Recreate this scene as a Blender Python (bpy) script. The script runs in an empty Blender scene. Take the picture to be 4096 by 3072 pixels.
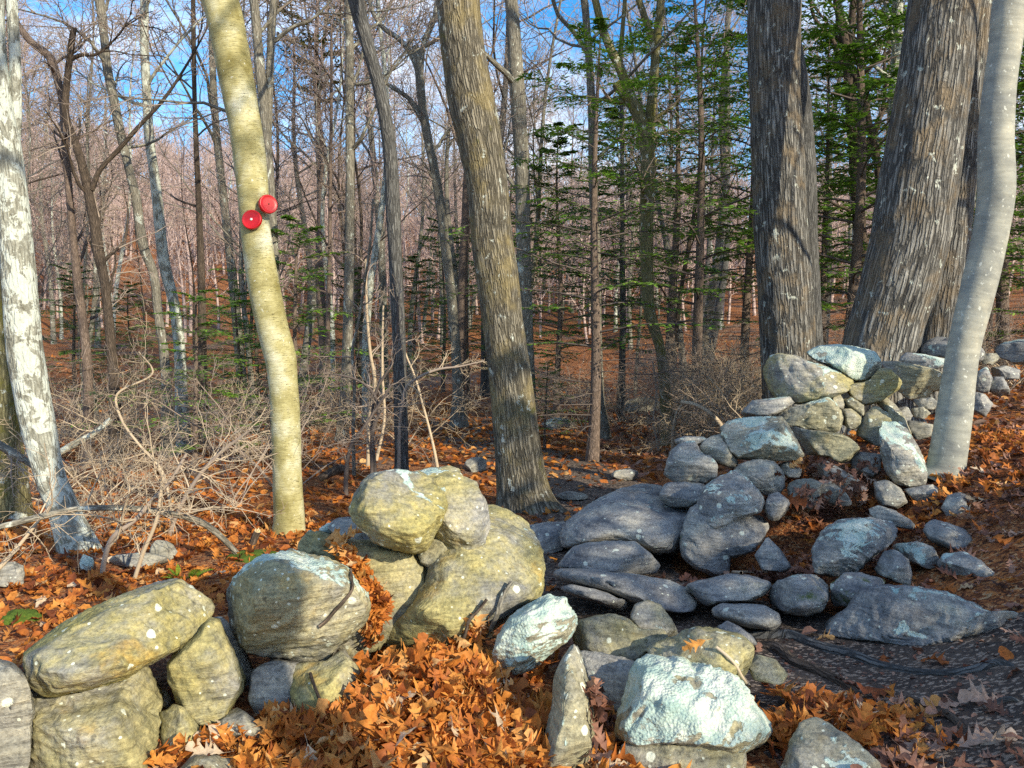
import bpy, bmesh, math, random
import numpy as np
from mathutils import Vector, Matrix
from mathutils.bvhtree import BVHTree

R = math.radians
random.seed(7)
rng = np.random.default_rng(11)
scene = bpy.context.scene

# ------------------------------------------------------------------ camera
CAM_Z = 1.6
FPX = 3154.0                       # focal length in pixels of the 4096 px wide photograph
PITCH = math.atan(240 / FPX)
cam_d = bpy.data.cameras.new('camera')
cam = bpy.data.objects.new('camera', cam_d)
scene.collection.objects.link(cam)
cam.location = (0, 0, CAM_Z)
cam.rotation_euler = (R(90) - PITCH, 0, 0)
cam_d.sensor_width = 36.0
cam_d.lens = 36.0 * FPX / 4096
cam_d.clip_start = 0.05
cam_d.clip_end = 2000
scene.camera = cam

# ------------------------------------------------------------------ light
SUN_EL = R(25)
SUN_H = (0.669, -0.743)            # horizontal direction towards the sun: behind the camera, to the right
sun_d = bpy.data.lights.new('sun', 'SUN')
sun_d.energy = 4.2
sun_d.angle = R(0.5)
sun_d.color = (1.0, 0.88, 0.66)
sun = bpy.data.objects.new('sun', sun_d)
scene.collection.objects.link(sun)
sv = Vector((SUN_H[0] * math.cos(SUN_EL), SUN_H[1] * math.cos(SUN_EL), math.sin(SUN_EL)))
sun.rotation_euler = sv.to_track_quat('Z', 'Y').to_euler()
sun.location = sv * 60

world = bpy.data.worlds.new('World')
scene.world = world
world.use_nodes = True
wt = world.node_tree
wt.nodes.clear()
w_out = wt.nodes.new('ShaderNodeOutputWorld')
w_bg = wt.nodes.new('ShaderNodeBackground')
w_bg.inputs['Strength'].default_value = 0.15
w_sky = wt.nodes.new('ShaderNodeTexSky')
w_sky.sky_type = 'NISHITA'
w_sky.sun_disc = False
w_sky.sun_elevation = SUN_EL
w_sky.sun_rotation = math.atan2(SUN_H[0], SUN_H[1])
w_sky.air_density = 1.0
w_sky.dust_density = 0.3
w_sky.ozone_density = 2.5
w_hs = wt.nodes.new('ShaderNodeHueSaturation')
w_hs.inputs['Saturation'].default_value = 1.4
w_hs.inputs['Value'].default_value = 1.0
w_tc = wt.nodes.new('ShaderNodeTexCoord')
w_map = wt.nodes.new('ShaderNodeMapping')
w_map.inputs['Scale'].default_value = (1.0, 1.0, 2.2)
w_no = wt.nodes.new('ShaderNodeTexNoise')
w_no.inputs['Scale'].default_value = 3.2
w_no.inputs['Detail'].default_value = 7
w_no.inputs['Roughness'].default_value = 0.62
w_rm = wt.nodes.new('ShaderNodeValToRGB')
w_rm.color_ramp.elements[0].position = 0.44
w_rm.color_ramp.elements[1].position = 0.64
w_rm.color_ramp.elements[1].color = (0.85, 0.85, 0.85, 1)
w_mx = wt.nodes.new('ShaderNodeMix')
w_mx.data_type = 'RGBA'
w_mx.inputs[7].default_value = (5.2, 5.6, 6.3, 1)      # thin sunlit cloud
L = wt.links.new
L(w_tc.outputs['Generated'], w_map.inputs['Vector'])
L(w_map.outputs[0], w_no.inputs['Vector'])
L(w_no.outputs['Fac'], w_rm.inputs[0])
L(w_rm.outputs[0], w_mx.inputs[0])
L(w_sky.outputs[0], w_hs.inputs['Color'])
L(w_hs.outputs[0], w_mx.inputs[6])
L(w_mx.outputs[2], w_bg.inputs['Color'])
L(w_bg.outputs[0], w_out.inputs['Surface'])

scene.view_settings.view_transform = 'Standard'
scene.view_settings.look = 'None'
scene.view_settings.exposure = 0.85
scene.view_settings.gamma = 1.0
scene.render.engine = 'CYCLES'
scene.cycles.use_denoising = False
scene.cycles.max_bounces = 5
scene.cycles.diffuse_bounces = 3
scene.cycles.transmission_bounces = 2
scene.cycles.sample_clamp_indirect = 4.0

# ------------------------------------------------------------------ numpy helpers
_perm = np.random.default_rng(3).permutation(256)
_perm = np.concatenate([_perm, _perm, _perm])
_grad = np.random.default_rng(4).normal(size=(256, 3))
_grad /= np.linalg.norm(_grad, axis=1)[:, None]


def perlin(p):
    """Gradient noise for an array of points (..., 3), about -0.7 .. 0.7."""
    shp = p.shape[:-1]
    p = p.reshape(-1, 3)
    i = np.floor(p).astype(np.int64)
    f = p - i
    i &= 255
    u = f * f * f * (f * (f * 6 - 15) + 10)
    res = 0
    for dx in (0, 1):
        wx = u[:, 0] if dx else 1 - u[:, 0]
        for dy in (0, 1):
            wy = u[:, 1] if dy else 1 - u[:, 1]
            for dz in (0, 1):
                wz = u[:, 2] if dz else 1 - u[:, 2]
                h = _perm[_perm[_perm[(i[:, 0] + dx) & 255] + ((i[:, 1] + dy) & 255)] + ((i[:, 2] + dz) & 255)]
                g = _grad[h]
                res = res + wx * wy * wz * (g[:, 0] * (f[:, 0] - dx) + g[:, 1] * (f[:, 1] - dy) + g[:, 2] * (f[:, 2] - dz))
    return res.reshape(shp)


def fbm(p, octaves=4, gain=0.5):
    a, s, out = 1.0, 1.0, 0
    for o in range(octaves):
        out = out + a * perlin(p * s + o * 17.3)
        a *= gain
        s *= 2.03
    return out


def unit(v):
    return v / np.maximum(np.linalg.norm(v, axis=-1, keepdims=True), 1e-9)


def smooth01(x):
    x = np.clip(x, 0, 1)
    return x * x * (3 - 2 * x)


class Buf:
    """Collects vertices, quads, triangles and per-point attributes of one mesh."""
    def __init__(self):
        self.v, self.q, self.t, self.n = [], [], [], 0
        self.tone, self.bk = [], []

    def add(self, v, quads=None, tris=None, tone=None, bk=None):
        v = np.asarray(v, dtype=np.float64).reshape(-1, 3)
        if quads is not None and len(quads):
            self.q.append(np.asarray(quads, dtype=np.int64).reshape(-1, 4) + self.n)
        if tris is not None and len(tris):
            self.t.append(np.asarray(tris, dtype=np.int64).reshape(-1, 3) + self.n)
        self.v.append(v)
        self.tone.append(np.zeros(len(v)) if tone is None else np.broadcast_to(np.asarray(tone, dtype=np.float64).reshape(-1), (len(v),)))
        self.bk.append(v if bk is None else np.asarray(bk).reshape(-1, 3))
        self.n += len(v)

    def mesh(self, name, material, smooth=True, origin=(0, 0, 0), tone=False, bk=False):
        me = bpy.data.meshes.new(name)
        v = np.concatenate(self.v) - np.asarray(origin)
        q = np.concatenate(self.q) if self.q else np.zeros((0, 4), np.int64)
        t = np.concatenate(self.t) if self.t else np.zeros((0, 3), np.int64)
        me.vertices.add(len(v))
        me.vertices.foreach_set('co', v.astype(np.float32).ravel())
        nl = q.size + t.size
        me.loops.add(nl)
        me.loops.foreach_set('vertex_index', np.concatenate([q.ravel(), t.ravel()]).astype(np.int32))
        me.polygons.add(len(q) + len(t))
        starts = np.concatenate([np.arange(len(q)) * 4, q.size + np.arange(len(t)) * 3]).astype(np.int32)
        me.polygons.foreach_set('loop_start', starts)
        me.update(calc_edges=True)
        me.polygons.foreach_set('use_smooth', np.full(len(q) + len(t), bool(smooth)))
        if tone:
            a = me.attributes.new('tone', 'FLOAT', 'POINT')
            a.data.foreach_set('value', np.concatenate(self.tone).astype(np.float32))
        if bk:
            a = me.attributes.new('bk', 'FLOAT_VECTOR', 'POINT')
            a.data.foreach_set('vector', np.concatenate(self.bk).astype(np.float32).ravel())
        me.materials.append(material)
        me.update()
        return me


def link(name, data, parent=None, loc=(0, 0, 0), rot=(0, 0, 0)):
    o = bpy.data.objects.new(name, data)
    scene.collection.objects.link(o)
    o.location = loc
    o.rotation_euler = rot
    if parent is not None:
        o.parent = parent
    return o


def tag(o, label=None, cat=None, group=None, kind=None):
    if label:
        o['label'] = label
    if cat:
        o['category'] = cat
    if group:
        o['group'] = group
    if kind:
        o['kind'] = kind
    return o


def dup(root, loc, rot=(0, 0, 0), scale=1.0, label=None, group=None):
    r = root.copy()
    scene.collection.objects.link(r)
    r.location = loc
    r.rotation_euler = rot
    r.scale = (scale,) * 3 if not isinstance(scale, tuple) else scale
    if label:
        r['label'] = label
    if group:
        r['group'] = group
    for ch in root.children:
        c = ch.copy()
        scene.collection.objects.link(c)
        c.parent = r
        for g in ch.children:
            d = g.copy()
            scene.collection.objects.link(d)
            d.parent = c
    return r


# tubes -----------------------------------------------------------------
def tubes(buf, P, Rad, k, tone=None, s0=0.0):
    """P (B,N,3) centre lines, Rad (B,N): k-sided tapering tubes."""
    B, N, _ = P.shape
    T = unit(np.gradient(P, axis=1))
    tm = np.abs(T.mean(axis=1))
    ref = np.zeros((B, 3))
    ref[np.arange(B), np.argmin(tm, axis=1)] = 1
    n1 = unit(np.cross(T, ref[:, None, :]))
    n2 = np.cross(T, n1)
    a = np.arange(k) * 2 * np.pi / k
    ca, sa = np.cos(a), np.sin(a)
    V = P[:, :, None, :] + Rad[:, :, None, None] * (ca[None, None, :, None] * n1[:, :, None, :] + sa[None, None, :, None] * n2[:, :, None, :])
    seg = np.linalg.norm(np.diff(P, axis=1), axis=2)
    s = np.concatenate([np.zeros((B, 1)), np.cumsum(seg, axis=1)], axis=1) + s0 + rng.random((B, 1)) * 30
    r0 = Rad[:, :1]
    bk = np.stack([np.broadcast_to((r0 * 1.0)[:, :, None] * ca, (B, N, k)), np.broadcast_to(r0[:, :, None] * sa, (B, N, k)),
                   np.broadcast_to(s[:, :, None], (B, N, k))], axis=-1)
    b = (np.arange(B) * N * k)[:, None, None]
    i = (np.arange(N - 1) * k)[None, :, None]
    j = np.arange(k)[None, None, :]
    j2 = (j + 1) % k
    q = np.stack([b + i + j, b + i + j2, b + i + k + j2, b + i + k + j], axis=-1)
    tn = None
    if tone is not None:
        tn = np.broadcast_to(np.asarray(tone).reshape(-1, 1, 1), (B, N, k)).ravel()
    buf.add(V, quads=q, tone=tn, bk=bk)


def spline(pts, n):
    """Catmull-Rom resample of rows of any width."""
    pts = np.asarray(pts, dtype=float)
    m = len(pts)
    if m < 3:
        t = np.linspace(0, 1, n)[:, None]
        return pts[0] * (1 - t) + pts[-1] * t
    d = np.concatenate([[0], np.cumsum(np.maximum(np.linalg.norm(np.diff(pts[:, :3], axis=0), axis=1), 1e-6))])
    t = np.linspace(0, d[-1], n)
    tang = np.gradient(pts, d, axis=0)
    k = np.clip(np.searchsorted(d, t, side='right') - 1, 0, m - 2)
    h = (d[k + 1] - d[k])[:, None]
    u = ((t - d[k]) / (d[k + 1] - d[k]))[:, None]
    u2, u3 = u * u, u * u * u
    return ((2 * u3 - 3 * u2 + 1) * pts[k] + (u3 - 2 * u2 + u) * h * tang[k]
            + (-2 * u3 + 3 * u2) * pts[k + 1] + (u3 - u2) * h * tang[k + 1])


def grow(P, Rad, n, t0, t1, length, ang, wig, N, up=0.0, ratio=0.5, rmin=0.003, shrink=0.5, flat=0.0, lenvar=0.35):
    """n children for each parent branch; returns (P, Rad) of the children."""
    B, M, _ = P.shape
    idx = np.repeat(np.arange(B), n)
    C = len(idx)
    t = t0 + (t1 - t0) * (np.tile(np.arange(n), B) + rng.random(C)) / n
    x = t * (M - 1)
    i = np.clip(x.astype(int), 0, M - 2)
    f = (x - i)[:, None]
    pos = P[idx, i] * (1 - f) + P[idx, i + 1] * f
    rad = Rad[idx, i] * (1 - f[:, 0]) + Rad[idx, i + 1] * f[:, 0]
    T = unit(P[idx, i + 1] - P[idx, i])
    rv = rng.normal(size=(C, 3))
    if flat:
        rv[:, 2] *= 1 - flat
    perp = unit(rv - T * (rv * T).sum(1, keepdims=True))
    a = np.radians(ang * (1 + 0.3 * rng.normal(size=C)))[:, None]
    d = T * np.cos(a) + perp * np.sin(a)
    ln = length * (1 - shrink * (t - t0) / max(t1 - t0, 1e-6)) * (1 + lenvar * rng.normal(size=C)).clip(0.35, 1.9)
    step = (ln / (N - 1))[:, None]
    out = np.zeros((C, N, 3))
    out[:, 0] = pos
    for k in range(1, N):
        out[:, k] = out[:, k - 1] + d * step
        d = unit(d + rng.normal(size=(C, 3)) * wig + np.array([0, 0, up]))
    r_start = np.maximum(rad * ratio, rmin)
    tt = np.linspace(0, 1, N)[None, :]
    rr = r_start[:, None] * (1 - tt) + rmin * 0.6 * tt
    return out, rr


# photograph pixels -> places --------------------------------------------
CAM = np.array([0.0, 0.0, CAM_Z])
cp, sp = math.cos(PITCH), math.sin(PITCH)


def rays(sx, sy):
    """Directions with unit forward (Y) part for photo pixels (4096 x 3072)."""
    sx, sy = np.asarray(sx, float), np.asarray(sy, float)
    a, b = (sx - 2048) / FPX, (1536 - sy) / FPX
    y = cp + b * sp
    z = b * cp - sp
    return np.stack([a / y, np.ones_like(a), z / y], axis=-1)


def place(sx, sy, d):
    return CAM + rays(sx, sy) * np.asarray(d, float)[..., None]


DD = 4096 / 2212.0                 # the traced tree outlines were read from a 2212 px wide view


# ------------------------------------------------------------------ terrain
_zy = [(-200, 0), (0, 0), (3, 0), (5, -.10), (8, -.33), (11.5, -.42), (14, -.58), (25, -1.0), (36, -1.2), (44, -0.6)]


def ridge_tan(az):
    """tangent of the crest elevation seen from the camera against x/y."""
    return np.interp(az, [-2.5, -.65, -.59, -.53, -.41, -.32, -.24, -.12, .04, .17, .34, .65, 2.5],
                     [.22, .275, .262, .25, .235, .225, .21, .185, .17, .15, .13, .115, .10])


def ground_z(x, y):
    x, y = np.asarray(x, float), np.asarray(y, float)
    z = np.interp(y, [p[0] for p in _zy], [p[1] for p in _zy])
    # hill behind
    az = x / np.maximum(y, 8)
    crest = ridge_tan(az) * 150 * 0.80
    h = np.interp(y, [40, 52, 75, 110, 150, 185, 260], [0, .04, .25, .66, 1.0, 1.05, .9])
    z = z + h * crest
    # left side dips a little, right side is a bank
    z = z - 0.25 * smooth01((-x - 2.5) / 5) * smooth01((y - 4) / 6) * smooth01((60 - y) / 20)
    x0 = 1.05 + 0.11 * np.clip(y, 0, 40)
    b = smooth01((x - x0) / 2.5) * 0.78 + 0.07 * np.maximum(x - x0 - 2, 0)
    z = z + b * smooth01((y + 1) / 4)
    # soil built up under the wall heaps
    for (mx, my, h_, r_) in ((2.25, 6.7, .40, .75), (3.3, 7.6, .25, .8), (-.35, 3.25, .10, .5), (-1.5, 3.55, .1, .5)):
        z = z + h_ * np.exp(-((x - mx) ** 2 + (y - my) ** 2) / (r_ * r_))
    p = np.stack([x * .35, y * .35, np.zeros_like(x)], -1)
    far = np.clip(np.hypot(x, y) / 40, .35, 3)
    z = z + 0.10 * far * perlin(p) + 0.03 * perlin(p * 4.1)
    return z


def ground_hit(sx, sy):
    r = rays(sx, sy)
    d = np.concatenate([np.arange(1.5, 20, .02), np.arange(20, 190, .2)])
    pts = CAM + r * d[:, None]
    below = pts[:, 2] < ground_z(pts[:, 0], pts[:, 1])
    k = int(np.argmax(below)) if below.any() else len(d) - 1
    return pts[k]
# ------------------------------------------------------------------ materials
class Mat:
    def __init__(self, name):
        self.m = bpy.data.materials.new(name)
        self.m.use_nodes = True
        self.t = self.m.node_tree
        self.t.nodes.clear()
        self.out = self.t.nodes.new('ShaderNodeOutputMaterial')

    def put(self, sock, v):
        if isinstance(v, bpy.types.NodeSocket):
            self.t.links.new(v, sock)
        elif isinstance(v, (tuple, list)) and sock.type == 'RGBA' and len(v) == 3:
            sock.default_value = (*v, 1)
        else:
            sock.default_value = v

    def n(self, typ, out=0, ins=None, **props):
        nd = self.t.nodes.new('ShaderNode' + typ)
        for k, v in props.items():
            setattr(nd, k, v)
        for k, v in (ins or {}).items():
            self.put(nd.inputs[k], v)
        return nd.outputs[out]

    def math(self, op, a, b=0.0, c=None, clamp=False):
        ins = {0: a, 1: b}
        if c is not None:
            ins[2] = c
        return self.n('Math', ins=ins, operation=op, use_clamp=clamp)

    def mix(self, fac, a, b, blend='MIX'):
        return self.n('Mix', out=2, ins={0: fac, 6: a, 7: b}, data_type='RGBA', blend_type=blend)

    def step(self, x, lo, hi):
        return self.n('MapRange', ins={0: x, 1: lo, 2: hi, 3: 0.0, 4: 1.0}, interpolation_type='SMOOTHSTEP')

    def ramp(self, x, stops):
        nd = self.t.nodes.new('ShaderNodeValToRGB')
        cr = nd.color_ramp
        while len(cr.elements) < len(stops):
            cr.elements.new(0.5)
        for e, (p, c) in zip(cr.elements, stops):
            e.position = p
            e.color = (*c, 1) if len(c) == 3 else c
        self.put(nd.inputs[0], x)
        return nd.outputs[0]

    def noise(self, co, scale, detail=4, rough=0.55, dist=0.0):
        return self.n('TexNoise', ins={'Vector': co, 'Scale': scale, 'Detail': detail, 'Roughness': rough, 'Distortion': dist})

    def voro(self, co, scale, feature='F1', out='Distance', rand=1.0):
        return self.n('TexVoronoi', out=out, ins={'Vector': co, 'Scale': scale, 'Randomness': rand}, feature=feature)

    def mapv(self, co, scale=(1, 1, 1), rot=(0, 0, 0), loc=(0, 0, 0)):
        return self.n('Mapping', ins={'Vector': co, 'Scale': scale, 'Rotation': rot, 'Location': loc})

    def bump(self, h, strength, dist, normal=None):
        ins = {'Strength': strength, 'Distance': dist, 'Height': h}
        if normal is not None:
            ins['Normal'] = normal
        return self.n('Bump', ins=ins)

    def done(self, col, rough=0.85, normal=None, transl=0.0, spec=0.3):
        ins = {'Base Color': col, 'Roughness': rough, 'Specular IOR Level': spec}
        if normal is not None:
            ins['Normal'] = normal
        b = self.n('BsdfPrincipled', ins=ins)
        if transl:
            tr = self.n('BsdfTranslucent', ins={'Color': col})
            b = self.n('MixShader', ins={0: transl, 1: b, 2: tr})
        self.t.links.new(b, self.out.inputs['Surface'])
        return self.m

    def objco(self, k=40.0):
        r = self.n('ObjectInfo', out='Random')
        off = self.n('CombineXYZ', ins={0: self.math('MULTIPLY', r, k), 1: self.math('MULTIPLY', r, k * 1.7), 2: self.math('MULTIPLY', r, k * .6)})
        return self.n('VectorMath', ins={0: self.n('TexCoord', out='Object'), 1: off}, operation='ADD')

    def prop(self, name):
        return self.n('Attribute', out='Fac', attribute_type='OBJECT', attribute_name=name)


def make_rock():
    m = Mat('gneiss_rock')
    co = m.objco()
    lich, oliv, moss = m.prop('lichen'), m.prop('olive'), m.prop('moss')
    nz = m.n('SeparateXYZ', out=2, ins={0: m.n('NewGeometry', out='Normal')})
    n1 = m.noise(co, 3.2, 8, .6)
    nb = m.noise(co, 1.7, 3, .5)
    rnd = m.n('ObjectInfo', out='Random')
    rot = m.n('CombineXYZ', ins={0: m.math('MULTIPLY', rnd, 1.2), 1: m.math('MULTIPLY_ADD', rnd, 1.6, -.8), 2: m.math('MULTIPLY', rnd, 5.0)})
    fol = m.noise(m.n('Mapping', ins={'Vector': co, 'Rotation': rot, 'Scale': (1.0, 1.0, 7.0)}), 6.0, 7, .62, .35)
    grain = m.noise(co, 70, 4, .7)
    blot = m.noise(co, 18, 5, .65)
    base = m.ramp(n1, [(.30, (.12, .125, .135)), (.48, (.24, .24, .235)), (.62, (.33, .32, .285)), (.78, (.42, .40, .34))])
    bands = m.ramp(fol, [(.34, (.45, .46, .50)), (.5, (1, 1, 1)), (.68, (1.35, 1.3, 1.2))])
    base = m.mix(.8, base, bands, 'MULTIPLY')
    # yellow-green algae film on the sunny blocks
    of = m.math('MULTIPLY', oliv, m.step(m.math('ADD', nb, m.math('MULTIPLY', blot, .35)), .46, .78), clamp=True)
    algae = m.mix(m.step(blot, .35, .65), (.25, .225, .060), (.36, .31, .10))
    base = m.mix(m.math('MULTIPLY', of, .85), base, m.mix(.55, algae, bands, 'MULTIPLY'))
    ochre = m.step(m.noise(co, 4.3, 5, .6), .60, .72)
    base = m.mix(m.math('MULTIPLY', m.math('MULTIPLY', ochre, oliv), .55), base, (.40, .25, .05))
    g = m.ramp(grain, [(.3, (.45, .45, .45)), (.5, (1, 1, 1)), (.72, (1.55, 1.55, 1.5))])
    base = m.mix(.75, base, g, 'MULTIPLY')
    # dark pits
    pit = m.step(m.noise(co, 34, 3, .6), .62, .72)
    base = m.mix(m.math('MULTIPLY', pit, .55), base, (.03, .032, .03))
    # crustose lichen in broad ragged plates, more on upward faces
    ln = m.math('ADD', m.noise(co, 3.6, 9, .62, .5), m.math('MULTIPLY', m.noise(co, 26, 4, .6), .16))
    ln = m.math('MULTIPLY_ADD', nz, .13, ln)
    thr = m.math('MULTIPLY_ADD', lich, -.41, .915)
    lf = m.step(m.math('SUBTRACT', ln, thr), 0.0, .028)
    cell = m.voro(co, 90)
    lcol = m.ramp(m.noise(co, 9, 5, .6), [(.33, (.32, .46, .43)), (.5, (.50, .60, .52)), (.66, (.66, .70, .62))])
    lcol = m.mix(.6, lcol, m.ramp(cell, [(.0, (1.15, 1.15, 1.12)), (.7, (.68, .70, .70))]), 'MULTIPLY')
    edge = m.math('MULTIPLY', lf, m.math('SUBTRACT', 1.0, m.step(m.math('SUBTRACT', ln, thr), .03, .09)))
    lcol = m.mix(m.math('MULTIPLY', edge, .45), lcol, (.36, .50, .50))
    col = m.mix(m.math('MULTIPLY', lf, .93), base, lcol)
    # round pale spots
    wob = m.n('VectorMath', ins={0: co, 1: m.n('TexNoise', out='Color', ins={'Vector': co, 'Scale': 30.0})}, operation='ADD')
    sf = 0.0
    for sc, rad in ((11.0, .20), (26.0, .17)):
        dd = m.voro(co, sc)
        cc = m.n('SeparateColor', ins={0: m.voro(co, sc, out='Color')})
        keep = m.step(m.math('SUBTRACT', cc, m.math('MULTIPLY_ADD', lich, -.55, .80)), 0, .02)
        ragged = m.math('MULTIPLY_ADD', m.noise(co, 60, 3, .6), .16, dd)
        s = m.math('MULTIPLY', keep, m.math('SUBTRACT', 1.0, m.step(ragged, rad + .05, rad + .09)))
        sf = s if isinstance(sf, float) else m.math('MAXIMUM', sf, s)
    col = m.mix(m.math('MULTIPLY', sf, .85), col, (.62, .66, .55))
    # moss cushions low down and in seams
    mf = m.math('MULTIPLY', m.step(m.math('ADD', m.noise(co, 5.5, 6, .65), m.math('MULTIPLY', moss, .45)), .80, .92), m.step(moss, 0, .1))
    mcol = m.mix(m.noise(co, 80, 2), (.035, .055, .010), (.10, .13, .02))
    col = m.mix(mf, col, mcol)
    h = m.math('ADD', m.math('MULTIPLY', fol, .55), m.math('MULTIPLY', blot, .45))
    nrm = m.bump(h, .75, .030)
    nrm = m.bump(m.math('ADD', m.math('MULTIPLY', grain, .6), m.math('MULTIPLY_ADD', m.math('MULTIPLY', lf, cell), .9, m.math('MULTIPLY', lf, .35))), .7, .007, nrm)
    return m.done(col, .9, nrm, spec=.2)


def make_bark(name, dark, light, vscale=.16, freq=38.0, furrow=1.0, lichen=0.0, moss=0.0, bumpd=.02, warm=None):
    m = Mat(name)
    bk = m.n('Attribute', out='Vector', attribute_name='bk')
    rnd = m.n('ObjectInfo', out='Random')
    off = m.n('CombineXYZ', ins={2: m.math('MULTIPLY', rnd, 37.0)})
    bk = m.n('VectorMath', ins={0: bk, 1: off}, operation='ADD')
    st = m.mapv(bk, scale=(1, 1, vscale))
    rid = m.noise(st, freq, 6, .6, .4)
    cr = m.voro(m.n('VectorMath', ins={0: st, 1: m.n('VectorMath', ins={0: m.n('TexNoise', out='Color', ins={'Vector': bk, 'Scale': 16.0}), 1: (.022, .022, .022)}, operation='MULTIPLY')}, operation='ADD'), freq * .85, 'DISTANCE_TO_EDGE')
    crack = m.math('SUBTRACT', 1.0, m.step(cr, .02, .22))
    fine = m.noise(bk, 90, 3, .65)
    big = m.noise(bk, 3.0, 4, .6)
    col = m.ramp(rid, [(.30, dark), (.52, tuple((a + b) / 2 for a, b in zip(dark, light))), (.70, light)])
    col = m.mix(m.math('MULTIPLY', crack, .75 * furrow), col, tuple(c * .45 for c in dark))
    if warm:
        col = m.mix(m.math('MULTIPLY', m.step(big, .46, .66), .65), col, m.mix(.6, warm, m.ramp(rid, [(.3, (.5, .5, .5)), (.7, (1.3, 1.3, 1.3))]), 'MULTIPLY'))
    col = m.mix(.6, col, m.ramp(fine, [(.3, (.55, .55, .55)), (.7, (1.4, 1.4, 1.4))]), 'MULTIPLY')
    if lichen:
        lf = m.step(m.math('ADD', m.noise(bk, 6.5, 7, .65, .4), m.math('MULTIPLY', fine, .12)), .70 - .22 * lichen, .74 - .22 * lichen)
        lc = m.mix(m.noise(bk, 22, 3), (.42, .48, .42), (.62, .64, .58))
        col = m.mix(m.math('MULTIPLY', lf, .85), col, m.mix(.4, lc, m.ramp(rid, [(.3, (.6, .6, .6)), (.7, (1.2, 1.2, 1.2))]), 'MULTIPLY'))
    if moss:
        mf = m.step(m.noise(bk, 4.0, 6, .65), .66 - .2 * moss, .76 - .2 * moss)
        col = m.mix(m.math('MULTIPLY', mf, .7), col, m.mix(fine, (.07, .075, .012), (.16, .15, .03)))
    h = m.math('SUBTRACT', rid, m.math('MULTIPLY', crack, .7 * furrow))
    nrm = m.bump(h, .85, bumpd)
    nrm = m.bump(fine, .4, .004, nrm)
    return m.done(col, .92, nrm, spec=.15)


def make_birch():
    m = Mat('birch_bark')
    bk = m.n('Attribute', out='Vector', attribute_name='bk')
    len_ = m.noise(m.mapv(bk, scale=(1, 1, 9)), 22, 4, .6)          # short sideways dashes
    len2 = m.noise(m.mapv(bk, scale=(1, 1, 14)), 9, 5, .65)
    big = m.noise(bk, 3.2, 5, .6)
    fine = m.noise(bk, 70, 4, .6)
    col = m.ramp(big, [(.32, (.20, .175, .060)), (.48, (.36, .33, .16)), (.62, (.50, .49, .34)), (.74, (.62, .61, .50))])
    dash = m.step(len_, .60, .66)
    col = m.mix(m.math('MULTIPLY', dash, .75), col, (.09, .075, .03))
    col = m.mix(.55, col, m.ramp(len2, [(.35, (.62, .60, .52)), (.65, (1.25, 1.25, 1.2))]), 'MULTIPLY')
    sp = m.step(m.noise(bk, 30, 3, .6), .66, .70)
    col = m.mix(m.math('MULTIPLY', sp, .7), col, (.68, .70, .62))
    scar = m.step(m.noise(m.mapv(bk, scale=(1, 1, .8)), 7, 5, .7), .70, .75)
    col = m.mix(m.math('MULTIPLY', scar, .7), col, (.13, .07, .03))
    nrm = m.bump(m.math('SUBTRACT', len2, m.math('MULTIPLY', dash, .6)), .55, .010)
    nrm = m.bump(fine, .35, .003, nrm)
    return m.done(col, .7, nrm, spec=.3)


def make_beech():
    m = Mat('smooth_grey_bark')
    bk = m.n('Attribute', out='Vector', attribute_name='bk')
    big = m.noise(bk, 4.5, 5, .6)
    ring = m.noise(m.mapv(bk, scale=(1, 1, 6)), 5, 4, .6)
    fine = m.noise(bk, 60, 4, .65)
    col = m.ramp(big, [(.32, (.19, .20, .19)), (.5, (.28, .285, .25)), (.68, (.38, .37, .30))])
    col = m.mix(.5, col, m.ramp(ring, [(.38, (.72, .72, .72)), (.62, (1.2, 1.2, 1.2))]), 'MULTIPLY')
    sp = m.step(m.noise(bk, 26, 3, .55), .645, .68)
    col = m.mix(m.math('MULTIPLY', sp, .7), col, (.60, .62, .56))
    dk = m.step(m.noise(m.mapv(bk, scale=(1, 1, 2.4)), 11, 5, .7), .66, .72)
    col = m.mix(m.math('MULTIPLY', dk, .6), col, (.08, .075, .06))
    nrm = m.bump(m.math('ADD', ring, m.math('MULTIPLY', fine, .5)), .4, .006)
    return m.done(col, .75, nrm, spec=.3)


def make_twig(name, a, b):
    m = Mat(name)
    bk = m.n('Attribute', out='Vector', attribute_name='bk')
    v = m.noise(bk, 6, 2, .5)
    rnd = m.n('ObjectInfo', out='Random')
    col = m.mix(m.math('ADD', m.math('MULTIPLY', v, .6), m.math('MULTIPLY', rnd, .4)), a, b)
    return m.done(col, .9, spec=.15)


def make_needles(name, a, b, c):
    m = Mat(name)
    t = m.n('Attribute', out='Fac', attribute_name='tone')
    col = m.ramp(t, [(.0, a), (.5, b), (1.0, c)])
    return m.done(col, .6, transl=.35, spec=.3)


def make_leaf(name, stops, transl=.3):
    m = Mat(name)
    t = m.n('Attribute', out='Fac', attribute_name='tone')
    co = m.n('TexCoord', out='Object')
    col = m.ramp(t, stops)
    sp = m.noise(co, 55, 4, .6)
    col = m.mix(.55, col, m.ramp(sp, [(.34, (.50, .46, .42)), (.62, (1.2, 1.2, 1.2))]), 'MULTIPLY')
    return m.done(col, .62, m.bump(m.noise(co, 110, 3), .4, .003), transl=transl, spec=.3)


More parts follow.
